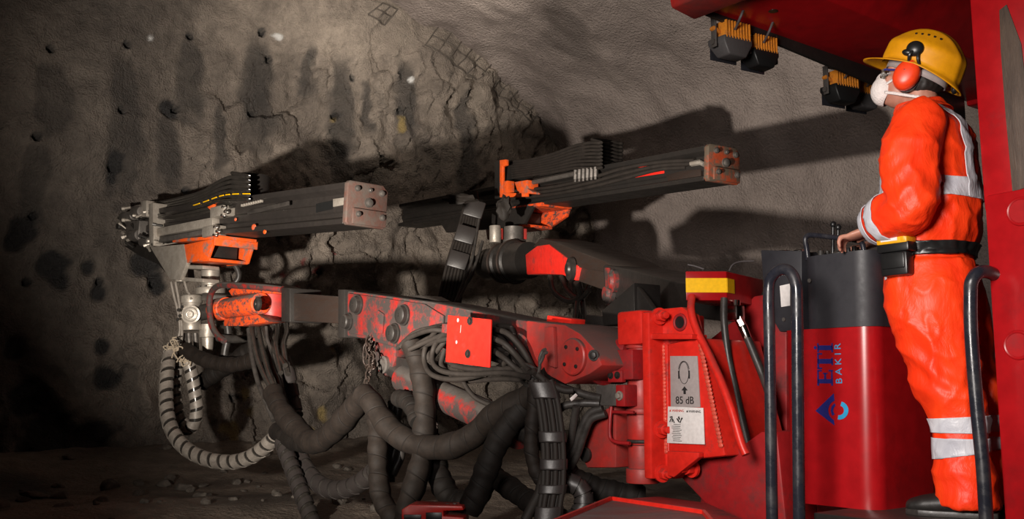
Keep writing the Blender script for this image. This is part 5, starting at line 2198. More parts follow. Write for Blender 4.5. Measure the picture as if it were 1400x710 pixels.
# ------------------------------------------------------------------ hoses of the far boom
G5 = 'flat hoses strapped in the far boom bundle'
for k in range(7):
    o_ = 4.6 * k
    plain('dusty hose in the strapped bundle slanting down from the far feed', [(636 + o_ * .55, 262), (634 + o_ * .7, 285), (626 + o_ * .85, 315), (616 + o_ * .95, 345), (608 + o_, 375), (600 + o_ * 1.05, 412), (596 + o_ * 1.1, 440)], 9.6, 9.2, .016, 'rubber_dusty', G5)
for k, (f, nm) in enumerate(((.12, 'top'), (.30, 'upper'), (.50, 'middle'), (.70, 'lower'))):
    u = [(652, 275), (640, 310), (630, 345), (620, 380)][k]
    mb = MB()
    p = at(u[0], u[1], 9.35)
    a_ = at(u[0] - 7, u[1] + 22, 9.33)
    mb.bar(p, a_, .19, .05, up=V((0, -1, 0.1)), bev=.012)
    solo(mb, 'hose_strap', M['guard_dark'], nm + ' dusty strap round the slanting far boom hose bundle', 'strap', p)
G6 = 'loose hoses beside the far boom bundle'
for k, pl in enumerate(([(655, 300), (650, 330), (644, 360), (632, 390), (622, 415)], [(660, 330), (652, 356), (640, 384), (626, 412)], [(648, 350), (646, 375), (630, 400), (615, 430)])):
    plain('loose thin hose drooping beside the slanting far boom hose bundle', pl, 9.3, 9.1, .014, 'rubber', G6)
for k, (pl, lab) in enumerate((([(752, 377), (758, 400), (778, 412), (792, 404), (788, 386)], 'black hose loop below the far red housing'),
                               ([(768, 378), (776, 398), (792, 408), (806, 396)], 'second black hose loop below the far red housing'),
                               ([(780, 384), (784, 410), (790, 430), (794, 452)], 'black hose hanging straight down below the far housing'),
                               ([(792, 386), (796, 410), (798, 430), (800, 450)], 'black hose hanging beside the far boom mouth'),
                               ([(806, 390), (800, 402), (790, 412), (786, 440)], 'black hose bending down from the far inner boom'))):
    plain(lab, pl, 7.8, 7.4, .022, 'rubber_wet')
# fabric rags on the far feed
for k, (px, py, w_, h_, lab) in enumerate(((690, 284, 12, 18, 'dusty rag of torn hose sleeve hanging off the far feed'), (628, 272, 24, 8, 'lump of dusty torn sleeve on the far feed rail'))):
    mb = MB()
    b = bmesh.new()
    bmesh.ops.create_icosphere(b, subdivisions=3, radius=1)
    for v in b.verts:
        p = v.co
        f = 1 + .5 * noise.noise(p * 2 + V((k * 5, 0, 0)))
        v.co = V((p.x * w_ / 150 * .9 * f, p.y * .04 * f, p.z * h_ / 150 * .9 * f))
    b.transform(Matrix.Translation(at(px, py, 9.0)))
    mb._absorb(b)
    solo(mb, 'rag', M['rubber_dusty'], lab, 'rag', at(px, py, 9.0))

# ------------------------------------------------------------------ red jack bracket at the bottom of the view
jb = thing('jack_bracket', 'small red slotted bracket at the foot of the upright wrapped hose', 'bracket', at(590, 712, 5.0))
JF = Fr(at(590, 700, 5.0), V((-1, 0.12, 0)))
mb = MB()
mb.prism(JF, [(549, 697), (560, 690), (632, 692), (634, 698), (606, 699), (606, 706), (634, 708), (634, 740), (549, 740)], .0, -.16, .005)
b1 = mb.build('bracket_body', M['red'], jb)
mb = MB()
mb.prism(JF, [(552, 704), (576, 704), (576, 716), (552, 716)], .003, -.01, .002)
mb.prism(JF, [(582, 701), (604, 701), (604, 716), (582, 716)], .003, -.01, .002)
mb.build('slot', M['black'], b1)
mb = MB()
for px in (566, 592, 612, 622):
    q = JF.p(px, 692, -.08)
    mb.bolt(q - UP * .005, UP, .014, .018)
mb.build('bolt', M['steel_grey'], b1)
# ------------------------------------------------------------------ the operator
PX = at(1328, 700, 3.60)
HEAD = V((-math.sin(math.radians(59)), math.cos(math.radians(59)), 0))   # the way the operator faces
PP = Fr(V((PX.x, PX.y, PLAT)), HEAD)           # x ahead, y to the person's left, z up
person = thing('person', 'person in orange high-visibility coverall, yellow hard hat and white mask, standing at the console levers', 'person', PP.o)


def hv(name, col, col2, rough=0.46):
    """crinkled coated fabric"""
    m, nt, b = newmat(name)
    tc = N(nt, 'ShaderNodeTexCoord')
    mp = N(nt, 'ShaderNodeMapping')
    mp.inputs['Rotation'].default_value = (0.5, 0.4, 0.3)
    mp.inputs['Scale'].default_value = (1, 1, .55)
    nt.links.new(tc.outputs['Object'], mp.inputs['Vector'])
    n1 = N(nt, 'ShaderNodeTexNoise', i_Scale=9.0, i_Detail=6.0, i_Roughness=0.55, i_Distortion=0.6)
    nt.links.new(mp.outputs[0], n1.inputs['Vector'])
    v = N(nt, 'ShaderNodeTexNoise', i_Scale=7.0, i_Detail=3.0, i_Roughness=0.55, i_Distortion=0.9)
    v.noise_type = 'RIDGED_MULTIFRACTAL'
    nt.links.new(mp.outputs[0], v.inputs['Vector'])
    r = ramp(nt, n1.outputs['Fac'], [(0.35, col2), (0.6, col)])
    nt.links.new(r.outputs[0], b.inputs['Base Color'])
    b.inputs['Roughness'].default_value = rough
    b.inputs['Specular IOR Level'].default_value = 0.3
    a = N(nt, 'ShaderNodeMath', operation='MULTIPLY_ADD')
    nt.links.new(v.outputs['Fac'], a.inputs[0])
    a.inputs[1].default_value = 0.6
    nt.links.new(n1.outputs['Fac'], a.inputs[2])
    bp = N(nt, 'ShaderNodeBump', i_Strength=0.75, i_Distance=0.016)
    nt.links.new(a.outputs[0], bp.inputs['Height'])
    nt.links.new(bp.outputs[0], b.inputs['Normal'])
    return m


M['hivis'] = hv('orange_high_visibility_fabric', (0.95, 0.055, 0.008), (0.85, 0.036, 0.006))
M['tape'] = hv('silver_reflective_tape', (0.62, 0.62, 0.66), (0.45, 0.45, 0.50), 0.35)
m, nt, b = newmat('skin')
tc = N(nt, 'ShaderNodeTexCoord')
n = N(nt, 'ShaderNodeTexNoise', i_Scale=25.0, i_Detail=4.0)
nt.links.new(tc.outputs['Object'], n.inputs['Vector'])
r = ramp(nt, n.outputs['Fac'], [(0.3, (0.40, 0.17, 0.115)), (0.7, (0.50, 0.235, 0.165))])
nt.links.new(r.outputs[0], b.inputs['Base Color'])
b.inputs['Roughness'].default_value = 0.5
b.inputs['Subsurface Weight'].default_value = 0.08
b.inputs['Subsurface Radius'].default_value = (0.01, 0.004, 0.002)
M['skin'] = m
M['helmet'] = paint('yellow_hard_hat', (0.83, 0.36, 0.004), grime=(0.70, 0.27, 0.004), amount=0.3, scale=7, rough=0.32, bump=0.02, edge=0.3)
M['muff'] = flat('orange_ear_cup', (0.90, 0.06, 0.012), rough=0.38)
M['mask'] = flat('white_dust_mask', (0.80, 0.73, 0.70), rough=0.8)
M['hair'] = flat('dark_hair', (0.015, 0.011, 0.009), rough=0.55)
M['boot'] = paint('dark_rubber_boot', (0.016, 0.014, 0.013), amount=0.3, scale=8, rough=0.5)
M['pouch_yellow'] = flat('yellow_pouch_lid', (0.80, 0.38, 0.01), rough=0.4)


def rings_shape(mb, rows, seg=28):
    """rows of (centre, vec_a, vec_b): elliptical rings joined into one closed shape"""
    b = bmesh.new()
    R = []
    for c, a, d in rows:
        R.append([b.verts.new(c + a * math.cos(2 * PI * i / seg) + d * math.sin(2 * PI * i / seg)) for i in range(seg)])
    for r0, r1 in zip(R, R[1:]):
        for i in range(seg):
            b.faces.new((r0[i], r0[(i + 1) % seg], r1[(i + 1) % seg], r1[i]))
    b.faces.new(R[0][::-1])
    b.faces.new(R[-1])
    mb._absorb(b)


def column(mb, rows):
    rings_shape(mb, [(PP.w(f, l, z), PP.x * a, PP.y * b_) for f, l, z, a, b_ in rows])


def limb(mb, rows, n=6):
    """rows of (f,l,z,r)"""
    pts = spline([PP.w(*r_[:3]) for r_ in rows], n)
    rr = []
    for i in range(len(rows) - 1):
        for k in range(n):
            t = k / n
            t = t * t * (3 - 2 * t)
            rr.append(rows[i][3] * (1 - t) + rows[i + 1][3] * t)
    rr.append(rows[-1][3])
    rings_shape(mb, [(p, a * q, c * q) for (p, t, a, c), q in zip(frames(pts), rr)], 20)
    mb.ball(PP.w(*rows[0][:3]), rows[0][3] * .98, None, 16, 10)


def remesh(mb, voxel, smooth=3, fac=0.5):
    me = bpy.data.meshes.new('tmp')
    mb.bm.to_mesh(me)
    mb.bm.free()
    o = bpy.data.objects.new('tmp', me)
    COL.objects.link(o)
    r_ = o.modifiers.new('r', 'REMESH')
    r_.mode = 'VOXEL'
    r_.voxel_size = voxel
    s_ = o.modifiers.new('s', 'SMOOTH')
    s_.factor = fac
    s_.iterations = smooth
    dg = bpy.context.evaluated_depsgraph_get()
    dg.update()
    out = bpy.data.meshes.new_from_object(o.evaluated_get(dg))
    bpy.data.objects.remove(o)
    bpy.data.meshes.remove(me)
    b = bmesh.new()
    b.from_mesh(out)
    bpy.data.meshes.remove(out)
    return b


def place(b, name, mat, parent):
    mb = MB()
    mb.bm.free()
    mb.bm = b
    return mb.build(name, mat, parent, angle=70)


# --- body
HC = V((0.122, 0.0, 1.62))                     # head centre in the person frame
hp = math.radians(17)
HFx = (PP.x * math.cos(hp) + PP.z * math.sin(hp)).normalized()
HF = Fr(PP.w(*HC), HEAD)
HF.x = HFx
HF.y = PP.y
HF.z = HF.x.cross(HF.y).normalized()

L_SH, L_EL, L_WR = V((.08, .19, 1.395)), V((.105, .268, 1.085)), V((.255, .135, 1.045))
R_SH, R_EL, R_WR = V((.05, -.185, 1.395)), V((.03, -.27, 1.10)), V((.27, -.15, 1.035))
mb = MB()
column(mb, [(.085, 0, .90, .09, .13), (.09, 0, 1.05, .09, .125), (.08, 0, 1.25, .10, .15), (.06, 0, 1.38, .09, .15), (.075, 0, 1.46, .055, .07)])
limb(mb, [(.070, 0, 1.40, .06), (.085, 0, 1.50, .058), (.100, 0, 1.60, .062)])
for sgn, (sh, el, wr) in ((1, (L_SH, L_EL, L_WR)), (-1, (R_SH, R_EL, R_WR))):
    limb(mb, [(*sh, .052), (*el, .042), (*wr, .029), (wr.x + .03, wr.y - .01 * sgn, wr.z - .012, .027)])
for l, fx in ((.1, 0), (-.1, -.06)):
    limb(mb, [(.085, l, .90, .085), (.06 + fx * .4, l, .50, .058), (.01 + fx, l, .30, .052), (.0 + fx, l, .06, .04)])
# head
mb.ball(HF.w(-.012, 0, .035), (.098, .077, .092), HF, 28, 18)
mb.ball(HF.w(.030, 0, -.045), (.066, .060, .075), HF, 24, 16)
mb.ball(HF.w(.062, 0, -.088), (.030, .030, .024), HF, 16, 10)      # chin
mb.ball(HF.w(.066, 0, .022), (.028, .058, .018), HF, 16, 10)        # brow
rings_shape(mb, [(HF.w(.082, 0, .012), HF.x * .012, HF.y * .009), (HF.w(.100, 0, -.012), HF.x * .014, HF.y * .012), (HF.w(.106, 0, -.030), HF.x * .015, HF.y * .017), (HF.w(.090, 0, -.038), HF.x * .010, HF.y * .014)], 14)
for s_ in (-1, 1):
    mb.ball(HF.w(.058, s_ * .038, -.022), (.03, .022, .022), HF, 14, 10)    # cheek bones
    mb.ball(HF.w(-.005, s_ * .080, -.005), (.020, .010, .034), HF, 14, 10)  # ears
mb.ball(HF.w(.088, 0, -.058), (.014, .026, .007), HF, 14, 8)        # lips
mb.ball(HF.w(.086, 0, -.068), (.014, .024, .008), HF, 14, 8)


def hand(mb, wr, sgn):
    """palm down on the console edge, fingers bent over the levers"""
    w0 = V((wr.x + .02, wr.y - .012 * sgn, wr.z - .012))
    fwd = V((.90, -.18 * sgn, -.28)).normalized()
    side = V((.18, .95 * sgn, .05)).normalized()   # towards the little finger (outer side)
    up_ = fwd.cross(side).normalized()
    if up_.z < 0:
        up_ = -up_
    rows = []
    for k, (d_, wd, th) in enumerate(((0, .024, .019), (.03, .034, .017), (.06, .041, .016), (.085, .040, .013), (.092, .034, .008))):
        c = w0 + fwd * d_
        rows.append((PP.w(*c), (PP.x * side.x + PP.y * side.y + PP.z * side.z) * wd, (PP.x * up_.x + PP.y * up_.y + PP.z * up_.z) * th))
    rings_shape(mb, rows, 20)
    for k, (off, ln) in enumerate(((-.030, .070), (-.010, .080), (.010, .075), (.029, .060))):
        b0 = w0 + fwd * .080 + side * off
        p1 = b0 + fwd * ln * .40 + up_ * .006
        p2 = p1 + (fwd * .65 - up_ * .75) * ln * .34
        p3 = p2 + (fwd * .1 - up_ * 1.0) * ln * .28
        limb(mb, [(*b0, .0098), (*p1, .0092), (*p2, .0085), (*p3, .0070)], 4)
        mb.ball(PP.w(*p3), .0070, None, 10, 8)
    b0 = w0 + fwd * .022 - side * .024
    p1 = b0 + (fwd * .6 - side * .75) * .040
    p2 = p1 + (fwd * .95 - side * .1 - up_ * .25) * .032
    limb(mb, [(*b0, .0135), (*p1, .0115), (*p2, .0085)], 4)
    mb.ball(PP.w(*p2), .0085, None, 10, 8)


hand(mb, L_WR, 1)
hand(mb, R_WR, -1)
body_b = remesh(mb, 0.0052, 4, 0.5)
place(body_b, 'body', M['skin'], person)
mb = MB()
for s_ in (-1, 1):
    mb.ball(HF.w(.078, s_ * .033, .004), .0115, HF, 14, 10)
mb.build('eyes', M['sign_grey'], person)

# --- coverall
mb = MB()
column(mb, [(.08, 0, .80, .14, .17), (.085, 0, .87, .155, .19), (.09, 0, .935, .150, .180), (.085, 0, 1.00, .178, .205), (.08, 0, 1.08, .180, .21), (.072, 0, 1.20, .170, .212),
            (.064, 0, 1.32, .158, .212), (.056, 0, 1.40, .128, .20), (.068, 0, 1.455, .092, .135), (.085, 0, 1.50, .080, .092), (.092, 0, 1.525, .076, .084)])
limb(mb, [(*L_SH, .094), (.105, .240, 1.25, .099), (*L_EL, .092), (.19, .205, 1.055, .086), (*L_WR, .070)])
limb(mb, [(*R_SH, .088), (.055, -.235, 1.27, .086), (*R_EL, .082), (.14, -.22, 1.060, .074), (*R_WR, .062)])
column(mb, [(.085, .085, .90, .15, .115), (.082, .105, .80, .156, .12), (.078, .11, .68, .152, .118), (.05, .112, .52, .128, .106), (.035, .112, .42, .112, .098), (.012, .11, .33, .094, .088),
            (.008, .11, .25, .094, .088), (.002, .11, .12, .098, .090), (-.002, .11, .035, .101, .092)])
column(mb, [(.085, -.085, .90, .15, .115), (.065, -.105, .75, .15, .118), (.02, -.11, .55, .125, .105), (-.055, -.11, .36, .10, .092), (-.08, -.11, .18, .095, .088), (-.10, -.11, .035, .10, .09)])
cov = remesh(mb, 0.0085, 3, 0.5)
# neck opening and cuffs are cut open, folds are pushed into the cloth
cov.normal_update()
disp = []
for v in cov.verts:
    q = PP.loc(v.co)
    p = V((q.x, q.y, q.z))
    w1 = V((p.x * 4 + p.z * 2.6 + .5 * noise.noise(p * 4), p.y * 3.2, p.z * 3.4 - p.x * 3.6))
    f = 0.011 * max(1 - abs(noise.noise(w1)) * 2.6, 0) ** 2 - .004
    w2 = V((p.x * 9 + p.z * 7, p.y * 8, p.z * 8 - p.x * 9 + 3))
    f += 0.005 * max(1 - abs(noise.noise(w2)) * 3.0, 0) ** 2
    f += 0.004 * noise.noise(p * 6)
    k = math.exp(-((p.z - .94) / .11) ** 2)
    ang = math.atan2(p.y, p.x - .09)
    f += k * 0.005 * noise.noise(V((ang * 4.5, p.z * 6, 1)))
    # bunching at elbows and at the knee
    d_ = (p - L_EL).length
    if d_ < .2:
        f += (1 - d_ / .2) * .006 * math.sin(p.z * 75 + p.x * 50 + 2 * noise.noise(p * 9))
    if p.z < .66:
        f += .006 * math.exp(-((p.z - .50) / .11) ** 2) * math.sin(p.z * 58 - p.x * 34 + 4 * noise.noise(p * 5))
    disp.append(f)
cov.verts.ensure_lookup_table()
for v, f in zip(cov.verts, disp):
    v.co += v.normal * f
cov.normal_update()


def cut(b, co, no):
    """remove what lies on the +no side"""
    g = b.verts[:] + b.edges[:] + b.faces[:]
    bmesh.ops.bisect_plane(b, geom=g, plane_co=co, plane_no=no, clear_outer=True)


cut(cov, PP.w(.09, 0, 1.507), (PP.z + PP.x * .35).normalized())
base_cov = cov.copy()
cv = place(cov, 'coverall', M['hivis'], person)
sm = cv.modifiers.new('cloth', 'SOLIDIFY')
sm.thickness = .004
sm.offset = -1

PARM = [(L_SH, L_EL), (L_EL, L_WR), (R_SH, R_EL), (R_EL, R_WR)]


def seg_d(p, a, b_):
    t = max(0, min(1, (p - a).dot(b_ - a) / (b_ - a).length_squared))
    return (p - (a + (b_ - a) * t)).length, t


def in_arm(p, lim=.10):
    ds = min(seg_d(p, a, b_)[0] for a, b_ in PARM)
    # torso test: inside the widened torso ellipse
    return ds < lim and ((abs(p.y) / .215) ** 2 + ((p.x - .085) / .185) ** 2) > 1.0


def band(name, planes, keep, mat, off=.004, thick=.003, label=None):
    b = base_cov.copy()
    for co, no in planes:
        cut(b, PP.w(*co), (PP.x * no[0] + PP.y * no[1] + PP.z * no[2]).normalized())
    dele = [f for f in b.faces if not keep(PP.loc(f.calc_center_median()))]
    bmesh.ops.delete(b, geom=dele, context='FACES')
    seen = set()
    for f in b.faces[:]:                        # drop stray scraps
        if f in seen:
            continue
        st_, isl = [f], {f}
        while st_:
            g = st_.pop()
            for e in g.edges:
                for h in e.link_faces:
                    if h not in isl:
                        isl.add(h)
                        st_.append(h)
        seen |= isl
        if len(isl) < 60:
            bmesh.ops.delete(b, geom=list(isl), context='FACES')
    b.normal_update()
    for v in b.verts:
        v.co += v.normal * off
    o = place(b, name, mat, person)
    s = o.modifiers.new('thick', 'SOLIDIFY')
    s.thickness = thick
    s.offset = 0
    if label:
        o['label'] = label
    return o


fa = (L_WR - L_EL).normalized()
far_ = (R_WR - R_EL).normalized()
for a, e, wr, side in ((fa, L_EL, L_WR, 1), (far_, R_EL, R_WR, -1)):
    for d0, d1 in ((-.012, .030), (.060, .108)):
        c1, c0 = wr - a * d0, wr - a * d1
        band('reflective_band', [(tuple(c1), tuple(a)), (tuple(c0), tuple(-a))], lambda p, side=side, wr=wr: p.y * side > .03 and (p - wr).length < .21 and p.x > .10, M['tape'])
band('reflective_band', [((0, 0, 1.195), (-.05, 0, 1)), ((0, 0, 1.125), (.05, 0, -1))], lambda p: not in_arm(p) and not (abs(p.y) > .13 and p.x > .055 and min(seg_d(p, L_SH, L_EL)[0], seg_d(p, R_SH, R_EL)[0]) < .135), M['tape'])
for s_ in (1, -1):
    band('shoulder_strap', [((0, s_ * .125, 0), (0, s_, 0)), ((0, s_ * .075, 0), (0, -s_, 0)), ((0, 0, 1.125), (0, 0, -1))], lambda p: p.z < 1.5, M['tape'], .0055)
    band('reflective_band', [((0, 0, .345), (.06, 0, 1)), ((0, 0, .290), (0, 0, -1))], lambda p, s_=s_: p.y * s_ > 0, M['tape'])
    band('reflective_band', [((0, 0, .272), (0, 0, 1)), ((0, 0, .212), (-.16, 0, -1))], lambda p, s_=s_: p.y * s_ > 0, M['tape'])
band('belt', [((0, 0, .968), (0, 0, 1)), ((0, 0, .918), (0, 0, -1))], lambda p: not in_arm(p, .09), M['black'], .008, .006)
# collar standing at the neck
mb = MB()
pts = []
for k in range(25):
    a = PI * .16 + (2 * PI - PI * .32) * k / 24
    pts.append((a,))
b = bmesh.new()
r0, r1, r2 = [], [], []
for (a,) in pts:
    ca, sa = math.cos(a), math.sin(a)
    r0.append(b.verts.new(PP.w(.088 + .100 * ca, .108 * sa, 1.470 + .0 * ca)))
    r1.append(b.verts.new(PP.w(.092 + .086 * ca, .090 * sa, 1.520 + .012 * ca)))
    r2.append(b.verts.new(PP.w(.090 + .112 * ca, .112 * sa, 1.482 - .02 * max(ca, 0))))
for q0, q1 in ((r0, r1), (r1, r2)):
    for i in range(24):
        b.faces.new((q0[i], q0[i + 1], q1[i + 1], q1[i]))
o = place(b, 'collar', M['hivis'], cv)
sm = o.modifiers.new('thick', 'SOLIDIFY')
sm.thickness = .006
sm = o.modifiers.new('sub', 'SUBSURF')
sm.levels = sm.render_levels = 2

# --- belt pouch with a yellow lid
PF2 = Fr(PP.w(.165, .195, .915), (PP.x * .92 + PP.y * -.38).normalized())
mb = MB()
mb.box(PF2, (0, .015, -.03), (.105, .05, .085), .008)
po = mb.build('belt_pouch', M['black'], person)
mb = MB()
mb.box(PF2, (0, .042, -.02), (.09, .008, .055), .004)
mb.build('pouch_flap', M['black'], po)
mb = MB()
mb.box(PF2, (0, .012, .030), (.125, .062, .035), .006)
mb.build('lamp_unit', M['black'], po)
mb = MB()
mb.box(PF2, (0, .014, .055), (.120, .066, .028), .006)
mb.box(PF2, (-.045, .014, .062), (.02, .07, .03), .004)
lid = mb.build('unit_lid', M['pouch_yellow'], po)
mb = MB()
mb.box(PF2, (.008, .0475, .058), (.065, .002, .014))
mb.build('unit_label', M['white'], lid)

# --- boots
for l, fx in ((.11, -.005), (-.11, -.10)):
    mb = MB()
    rows = []
    for (f, z, a, bb) in ((-.085, .052, .05, .040), (-.05, .058, .058, .046), (.02, .052, .050, .048), (.09, .040, .038, .052), (.15, .034, .032, .050), (.19, .028, .024, .036), (.205, .024, .014, .018)):
        rows.append((PP.w(fx + f, l, z + .004), PP.z * a, PP.y * bb))
    rings_shape(mb, rows, 20)
    mb.cyl(PP.w(fx, l, .07), PP.w(fx, l, .20), .062, seg=20)
    bt = remesh(mb, .008, 3)
    for v in bt.verts:
        q = PP.loc(v.co)
        if q.z < .012:
            v.co += PP.z * (.002 - q.z) * .9
    bo = place(bt, 'boot', M['boot'], person)
    mb = MB()
    mb.poly([PP.w(fx + a, l + c, .0) for a, c in ((-.095, -.035), (-.095, .035), (-.04, .047), (.03, .046), (.10, .054), (.16, .050), (.205, .02), (.205, -.02), (.16, -.05), (.10, -.052), (.03, -.044), (-.04, -.045))], PP.z * .022, .004)
    mb.build('sole', M['rubber'], bo)

# --- hard hat
b = bmesh.new()
nph, nth = 64, 22
hc = (-.018, 0, .052)
rows = []
HF0 = HF
HF = Fr(HF0.o, HEAD)
h2_ = hp + math.radians(7)
HF.x = (PP.x * math.cos(h2_) + PP.z * math.sin(h2_)).normalized()
HF.y = PP.y
HF.z = HF.x.cross(HF.y).normalized()
hc = (-.022, 0, .058)
for j in range(nth + 5):
    row = []
    for i in range(nph):
        ph = 2 * PI * i / nph
        c, s = math.cos(ph), math.sin(ph)
        if j <= nth:
            th = (PI / 2 + .12) * j / nth
            rx, ry, rz = .150, .121, .138
            x, y, z = rx * math.sin(th) * c, ry * math.sin(th) * s, rz * math.cos(th)
            # raised ribs running front to back
            for y0 in (0, .052, -.052):
                wv = math.exp(-((y - y0) / .010) ** 2)
                if j > 2 or y0 == 0:
                    x, y, z = x * (1 + .03 * wv), y * (1 + .03 * wv), z * (1 + .03 * wv)
            bulge = .008 * math.exp(-((th - 1.15) / .18) ** 2)
            x, y, z = x + c * bulge, y + s * bulge, z
        else:
            e = (j - nth) / 4.0
            front = max(c, 0) ** 1.6
            back = max(-c, 0) ** 3
            wv = .012 + .058 * front + .012 * back
            x = (.150 * math.sin(PI / 2 + .12) + wv * e) * c
            y = (.121 * math.sin(PI / 2 + .12) + (.012 + .02 * front) * e) * s
            z = .138 * math.cos(PI / 2 + .12) - .010 * e * (1 + front * .8) - .012 * back * e
        # the shell reaches further down at the nape
        z -= .022 * max(-c, 0) * (j / nth) ** 2
        row.append(b.verts.new(HF.w(hc[0] + x, hc[1] + y, hc[2] + z)))
    rows.append(row)
for r0, r1 in zip(rows, rows[1:]):
    for i in range(nph):
        try:
            b.faces.new((r0[i], r0[(i + 1) % nph], r1[(i + 1) % nph], r1[i]))
        except ValueError:
            pass
bmesh.ops.remove_doubles(b, verts=b.verts[:], dist=.0004)
bmesh.ops.recalc_face_normals(b, faces=b.faces[:])
hat = place(b, 'hard_hat', M['helmet'], person)
sm = hat.modifiers.new('thick', 'SOLIDIFY')
sm.thickness = .003
sm.offset = -1


def hat_pt(ph, th, lift=0.0):
    return HF.w(hc[0] + (.150 + lift) * math.sin(th) * math.cos(ph), (.121 + lift) * math.sin(th) * math.sin(ph), hc[2] + (.138 + lift) * math.cos(th))


for k in range(5):
    mb = MB()
    ph = PI / 2 + .42 - .21 * k
    q = hat_pt(ph, .80 + .02 * abs(k - 2), .002)
    n_ = (q - HF.w(*hc)).normalized()
    mb.cyl(q - n_ * .002, q + n_ * .0022, .0042, seg=12)
    mb.build('vent_hole', M['black'], hat)
# cradle band visible under the rim
mb = MB()
pts = [HF.w(-.015 + .118 * math.cos(2 * PI * k / 40), .092 * math.sin(2 * PI * k / 40), .022 - .012 * math.cos(2 * PI * k / 40) * -1) for k in range(41)]
bandb = bmesh.new()
lo = [bandb.verts.new(p - HF.z * .016) for p in pts[:-1]]
hi = [bandb.verts.new(p + HF.z * .016) for p in pts[:-1]]
for i in range(40):
    bandb.faces.new((lo[i], lo[(i + 1) % 40], hi[(i + 1) % 40], hi[i]))
o = place(bandb, 'sweat_band', M['sign_grey'], hat)
sm = o.modifiers.new('thick', 'SOLIDIFY')
sm.thickness = .003
mb = MB()
mb.ball(HF.w(-.165, .0, .0), (.012, .02, .016), HF, 14, 10)
mb.build('adjusting_knob', M['black'], hat)
HF = HF0
# hair at the nape
mb = MB()
mb.ball(HF.w(-.030, 0, .0), (.090, .081, .085), HF, 24, 16)
hb_ = remesh(mb, .006, 2)
cut(hb_, HF.w(.012, 0, 0), (HF.x * 1 + HF.z * -.15).normalized())
cut(hb_, HF.w(-.03, 0, -.072), (-HF.z - HF.x * .25).normalized())
for v in hb_.verts:
    v.co += V((noise.noise(v.co * 60), noise.noise(v.co * 60 + V((4, 4, 4))), 0)) * .003
place(hb_, 'hair', M['hair'], person)
# ear muffs on the hat
for s_ in (1, -1):
    mb = MB()
    c = HF.w(-.004, s_ * .092, -.012)
    rows = []
    for k, (d_, f) in enumerate(((-.012, .90), (0, 1.0), (.016, 1.0), (.028, .93), (.037, .76), (.042, .50), (.044, .15))):
        rows.append((c + HF.y * s_ * d_, HF.x * .047 * f, (HF.z * 1.0 - HF.x * .10).normalized() * .060 * f))
    rings_shape(mb, rows, 28)
    mu = mb.build('ear_muff', M['muff'], person, angle=60)
    mb = MB()
    rows = [(c + HF.y * s_ * d_, HF.x * .046 * f, HF.z * .060 * f) for d_, f in ((-.030, .8), (-.026, 1), (-.012, 1.0))]
    rings_shape(mb, rows, 28)
    mb.build('ear_cushion', M['black'], mu)
    mb = MB()
    q = c + HF.y * s_ * .041 + HF.z * .012 + HF.x * .003
    mb.ball(q, (.009, .003, .003), HF, 10, 6)
    mb.build('cup_mark', M['black'], mu)
    mb = MB()
    mb.tube([c + HF.y * s_ * .028 + HF.z * .045, c + HF.y * s_ * .045 + HF.z * .07, HF.w(-.02, s_ * .126, .085)], .006, 8)
    mb.tube([c + HF.y * s_ * .020 + HF.z * .03 - HF.x * .045, c + HF.y * s_ * .04 + HF.z * .06 - HF.x * .03, HF.w(-.03, s_ * .126, .085)], .006, 8)
    mb.ball(HF.w(-.014, s_ * .122, .085), (.032, .018, .030), HF, 18, 12)
    mb.ball(HF.w(.006, s_ * .121, .068), (.024, .014, .014), HF, 14, 10)
    mb.build('muff_arm', M['black'], mu)
# dust mask with its straps
mb = MB()
mb.ball(HF.w(.082, 0, -.058), (.054, .056, .062), HF, 30, 20)
mb.ball(HF.w(.098, 0, -.020), (.030, .024, .034), HF, 20, 12)
mk = remesh(mb, .005, 3)
cut(mk, HF.w(.052, 0, -.06), (-HF.x + HF.z * -.35).normalized())
mko = place(mk, 'dust_mask', M['mask'], person)
nt = M['mask'].node_tree
bs = nt.nodes['Principled BSDF']
tc = N(nt, 'ShaderNodeTexCoord')
v = N(nt, 'ShaderNodeTexVoronoi', i_Scale=160.0)
nt.links.new(tc.outputs['Object'], v.inputs['Vector'])
bp = N(nt, 'ShaderNodeBump', i_Strength=.6, i_Distance=.003)
nt.links.new(v.outputs['Distance'], bp.inputs['Height'])
nt.links.new(bp.outputs[0], bs.inputs['Normal'])


def strap(pts, w=.006):
    mb = MB()
    pts = spline([HF.w(*p) for p in pts], 8)
    fr = frames(pts)
    prev = None
    for (p, t, a, c) in fr:
        row = [mb.bm.verts.new(p + d_) for d_ in (HF.z * w, HF.z * -w)]
        if prev:
            mb.bm.faces.new((prev[0], row[0], row[1], prev[1]))
        prev = row
    o = mb.build('mask_strap', M['mask'], mko)
    sm = o.modifiers.new('thick', 'SOLIDIFY')
    sm.thickness = .002


for s_ in (1, -1):
    strap([(.070, s_ * .052, -.075), (.030, s_ * .068, -.078), (-.02, s_ * .072, -.080), (-.07, s_ * .058, -.078), (-.098, s_ * .0, -.074)], .0055)
    strap([(.075, s_ * .050, -.045), (.055, s_ * .060, -.030), (.035, s_ * .070, -.012), (.01, s_ * .078, .012)], .006)
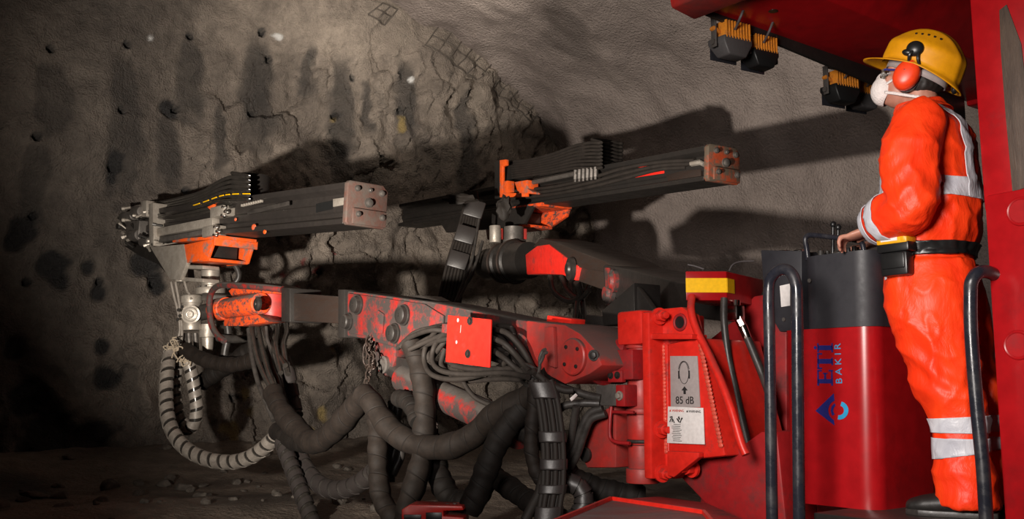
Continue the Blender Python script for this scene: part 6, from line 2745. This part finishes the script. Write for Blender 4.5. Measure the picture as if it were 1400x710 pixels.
# safety glasses
for s_ in (1, -1):
    mb = MB()
    mb.bar(HF.w(.090, s_ * .066, .008), HF.w(.0, s_ * .083, .012), .003, .007, up=HF.z)
    gl = mb.build('glasses_temple', M['navy'], person)
m, nt, bb_ = newmat('clear_lens')
bb_.inputs['Base Color'].default_value = (0.85, 0.88, 0.9, 1)
bb_.inputs['Transmission Weight'].default_value = 1.0
bb_.inputs['Roughness'].default_value = 0.05
bb_.inputs['IOR'].default_value = 1.04
b = bmesh.new()
lo, hi = [], []
for k in range(17):
    a = -1.15 + 2.3 * k / 16
    x, y = .052 + .062 * math.cos(a), .074 * math.sin(a)
    lo.append(b.verts.new(HF.w(x, y, -.020 + .006 * math.cos(a * 3))))
    hi.append(b.verts.new(HF.w(x, y, .014)))
for i in range(16):
    b.faces.new((lo[i], lo[i + 1], hi[i + 1], hi[i]))
o = place(b, 'glasses_lens', m, gl)
sm = o.modifiers.new('thick', 'SOLIDIFY')
sm.thickness = .0015
# ------------------------------------------------------------------ light
W = bpy.data.worlds.new('tunnel_air')
SC.world = W
W.use_nodes = True
W.node_tree.nodes['Background'].inputs[0].default_value = (0.02, 0.017, 0.015, 1)
W.node_tree.nodes['Background'].inputs[1].default_value = 0.08


def spot(name, loc, aim, energy, size, blend, radius, col=(1, 0.9, 0.78)):
    l = bpy.data.lights.new(name, 'SPOT')
    l.energy = energy
    l.spot_size = math.radians(size)
    l.spot_blend = blend
    l.shadow_soft_size = radius
    l.color = col
    o = bpy.data.objects.new(name, l)
    COL.objects.link(o)
    o.location = loc
    o.rotation_euler = (V(aim) - V(loc)).to_track_quat('-Z', 'Y').to_euler()
    return o


LP = V((-2.2, 2.6, 0.85))
spot('flood_lamp_face', LP, (0.0, 11.5, 4.3), 3400, 76, 0.9, 0.07, (1, .91, .80))
spot('flash_by_camera', (-0.85, 0.75, 1.65), (1.25, 4.2, 1.25), 780, 62, 0.85, 0.55, (1, .92, .86))
CL = FO + S * 3.0 + T * -2.6 + UP * 5.35
spot('crown_fill', CL, FO + S * 3.1 + T * 0.1 + UP * 6.1, 240, 120, 1.0, 0.1, (1, .91, .78))  # unseen spot, added to brighten the crown of the arch

SC.view_settings.view_transform = 'Standard'
SC.view_settings.look = 'None'
SC.view_settings.gamma = 1.0
SC.view_settings.exposure = 0.0
SC.view_settings.use_curve_mapping = False
try:
    SC.cycles.use_denoising = True
    SC.cycles.max_bounces = 6
except Exception:
    pass
